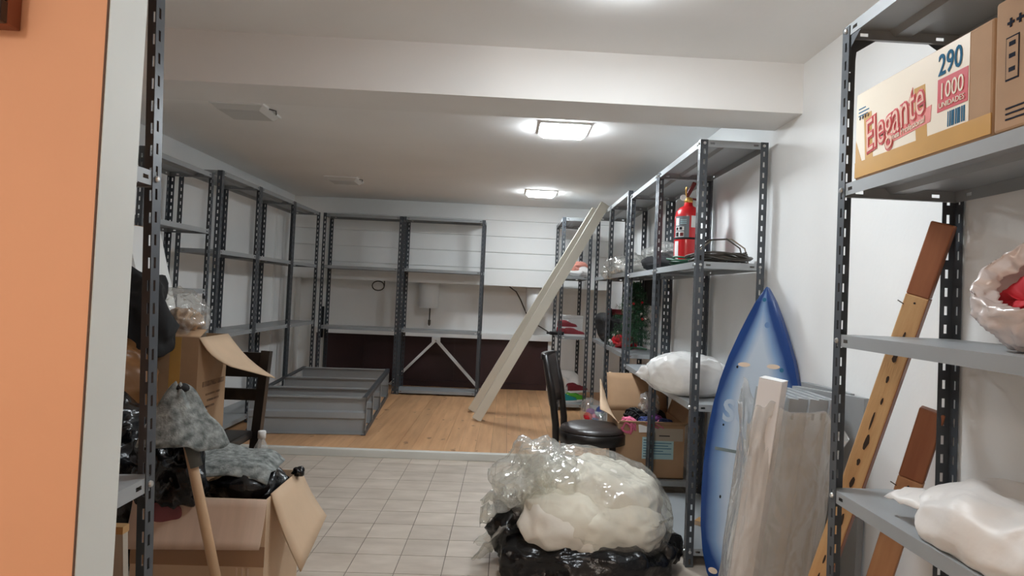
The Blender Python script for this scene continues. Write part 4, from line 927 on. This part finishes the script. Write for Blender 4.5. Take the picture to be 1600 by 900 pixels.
bag('brown_film_bag', mat('brown_bag_film', (.22, .10, .035), .3, bump=.3, bscale=15), (-1.75, 2.98, .80), (.19, .11, .17), 'brown plastic-covered bundle before the tall carton', e=.75, sub=5, ridges=((.03, 7, 1), (.012, 16, 2)))
t = thing('black_sack', 'black lumpy sack standing under the brown bundle', 'sack', (-1.72, 2.88, 0)); blob('sack_body', M_black, (0, 0, .32), (.24, .18, .34), t, e=.6, sub=5, ridges=((.04, 6, 1), (.015, 14, 2)), flat=.002)
# bottle
bp = atY(408, 700, 2.93)
t = thing('plastic_bottle', 'clear plastic bottle with white cap behind the flat felt sheet', 'bottle', (bp.x, 2.93, .285))
M_pet = plastic('pet_plastic', tint=(.88, .90, .90), clear=.75, rough=.08, bump=.1)
MB().lathe([(.030, 0), (.034, .006), (.034, .06), (.032, .07), (.034, .08), (.034, .20), (.028, .235), (.014, .262), (.0135, .275)], 24).obj('bottle_body', M_pet, t, True)
MB().lathe([(.0165, .272), (.0165, .300), (.015, .303), (.0, .303)], 18).obj('cap', M_paper, t, True)
t = thing('small_carton', 'brown box under the plastic bottle behind the low carton', 'carton', (bp.x - .22, 2.84, 0)); MB().box((0, 0, .0), (.28, .22, .284)).obj('box_body', M_card, t, bevel=.004); MB().box((.12, -.0008, .1), (.16, 0, .284)).obj('tape', M_tape, t)
# white panels leaning on the left shelving
def leanpanel(y0, y1, xb, xt, h, label):
    t = thing('melamine_board', label, 'panel', (xb, y0, 0), group='white panels leaning on the left shelving')
    d = Vector((xt - xb, 0, h)); nrm = Vector((h, 0, xb - xt)).normalized() * .016
    MB().prism([(0, 0, .002), (0, y1 - y0, .002), Vector((0, y1 - y0, .002)) + d, d + Vector((0, 0, .002))], nrm).obj('board_core', M_cream if 0 else M_side, t)
    MB().prism([d + Vector((0, 0, .002)), d + Vector((0, y1 - y0, .002)), d + Vector((0, y1 - y0, .005)), d + Vector((0, 0, .005))], nrm).obj('edge_band', M_woodedge, t)
leanpanel(3.70, 4.05, -1.70, -2.09, 1.50, 'white panel leaning on the left shelving, the outer one')
leanpanel(3.50, 3.95, -1.80, -2.19, 1.56, 'white panel leaning on the left shelving, behind the outer one')
# board under the leaning unit, tin, wood shelf on orange wall
t = thing('beige_board', 'beige board with raw wood edge standing under the leaning unit shelf', 'board', (-1.30, 1.40, .10)); MB().prism([(0, 0, 0), (.585, 0, 0), (.545, 0, .60), (0, 0, .60)], (0, .018, 0)).obj('board_face', M_beigeb, t)
MB().box((0, -.001, .60), (.545, .022, .615)).obj('top_edge', M_woodedge, t)
t = thing('round_tin', 'small striped round tin on the tiles before the low carton', 'tin', (-1.095, 2.22, 0)); MB().lathe([(.036, 0), (.036, .235), (.0, .236)], 24).obj('body', mat('tin_cream', (.55, .45, .33), .5), t, True)
for z in (.17, .205): MB().lathe([(.0362, z), (.0366, z + .002), (.0366, z + .012), (.0362, z + .014)], 24).obj('stripe', M_card, t, True)
MB().lathe([(.0385, .232), (.0385, .246), (.034, .248), (.0, .246)], 24).obj('lid', mat('tin_cream', (.5, .4, .3), .5), t, True)
t = thing('wall_plaque', 'dark brown wooden plaque hung on the orange partition', 'plaque', (-1.33, 1.08, 1.60))
MB().box((0, -.030, .0), (.543, .0, .30)).obj('backboard', M_wrack, t, bevel=.002); MB().box((0, -.045, .0), (.543, -.028, .035)).obj('frame_strip', mat('very_dark_wood', (.03, .012, .008), .4), t, bevel=.003); MB().box((.515, -.045, .035), (.543, -.028, .30)).obj('frame_strip', MATS['very_dark_wood'], t, bevel=.003)
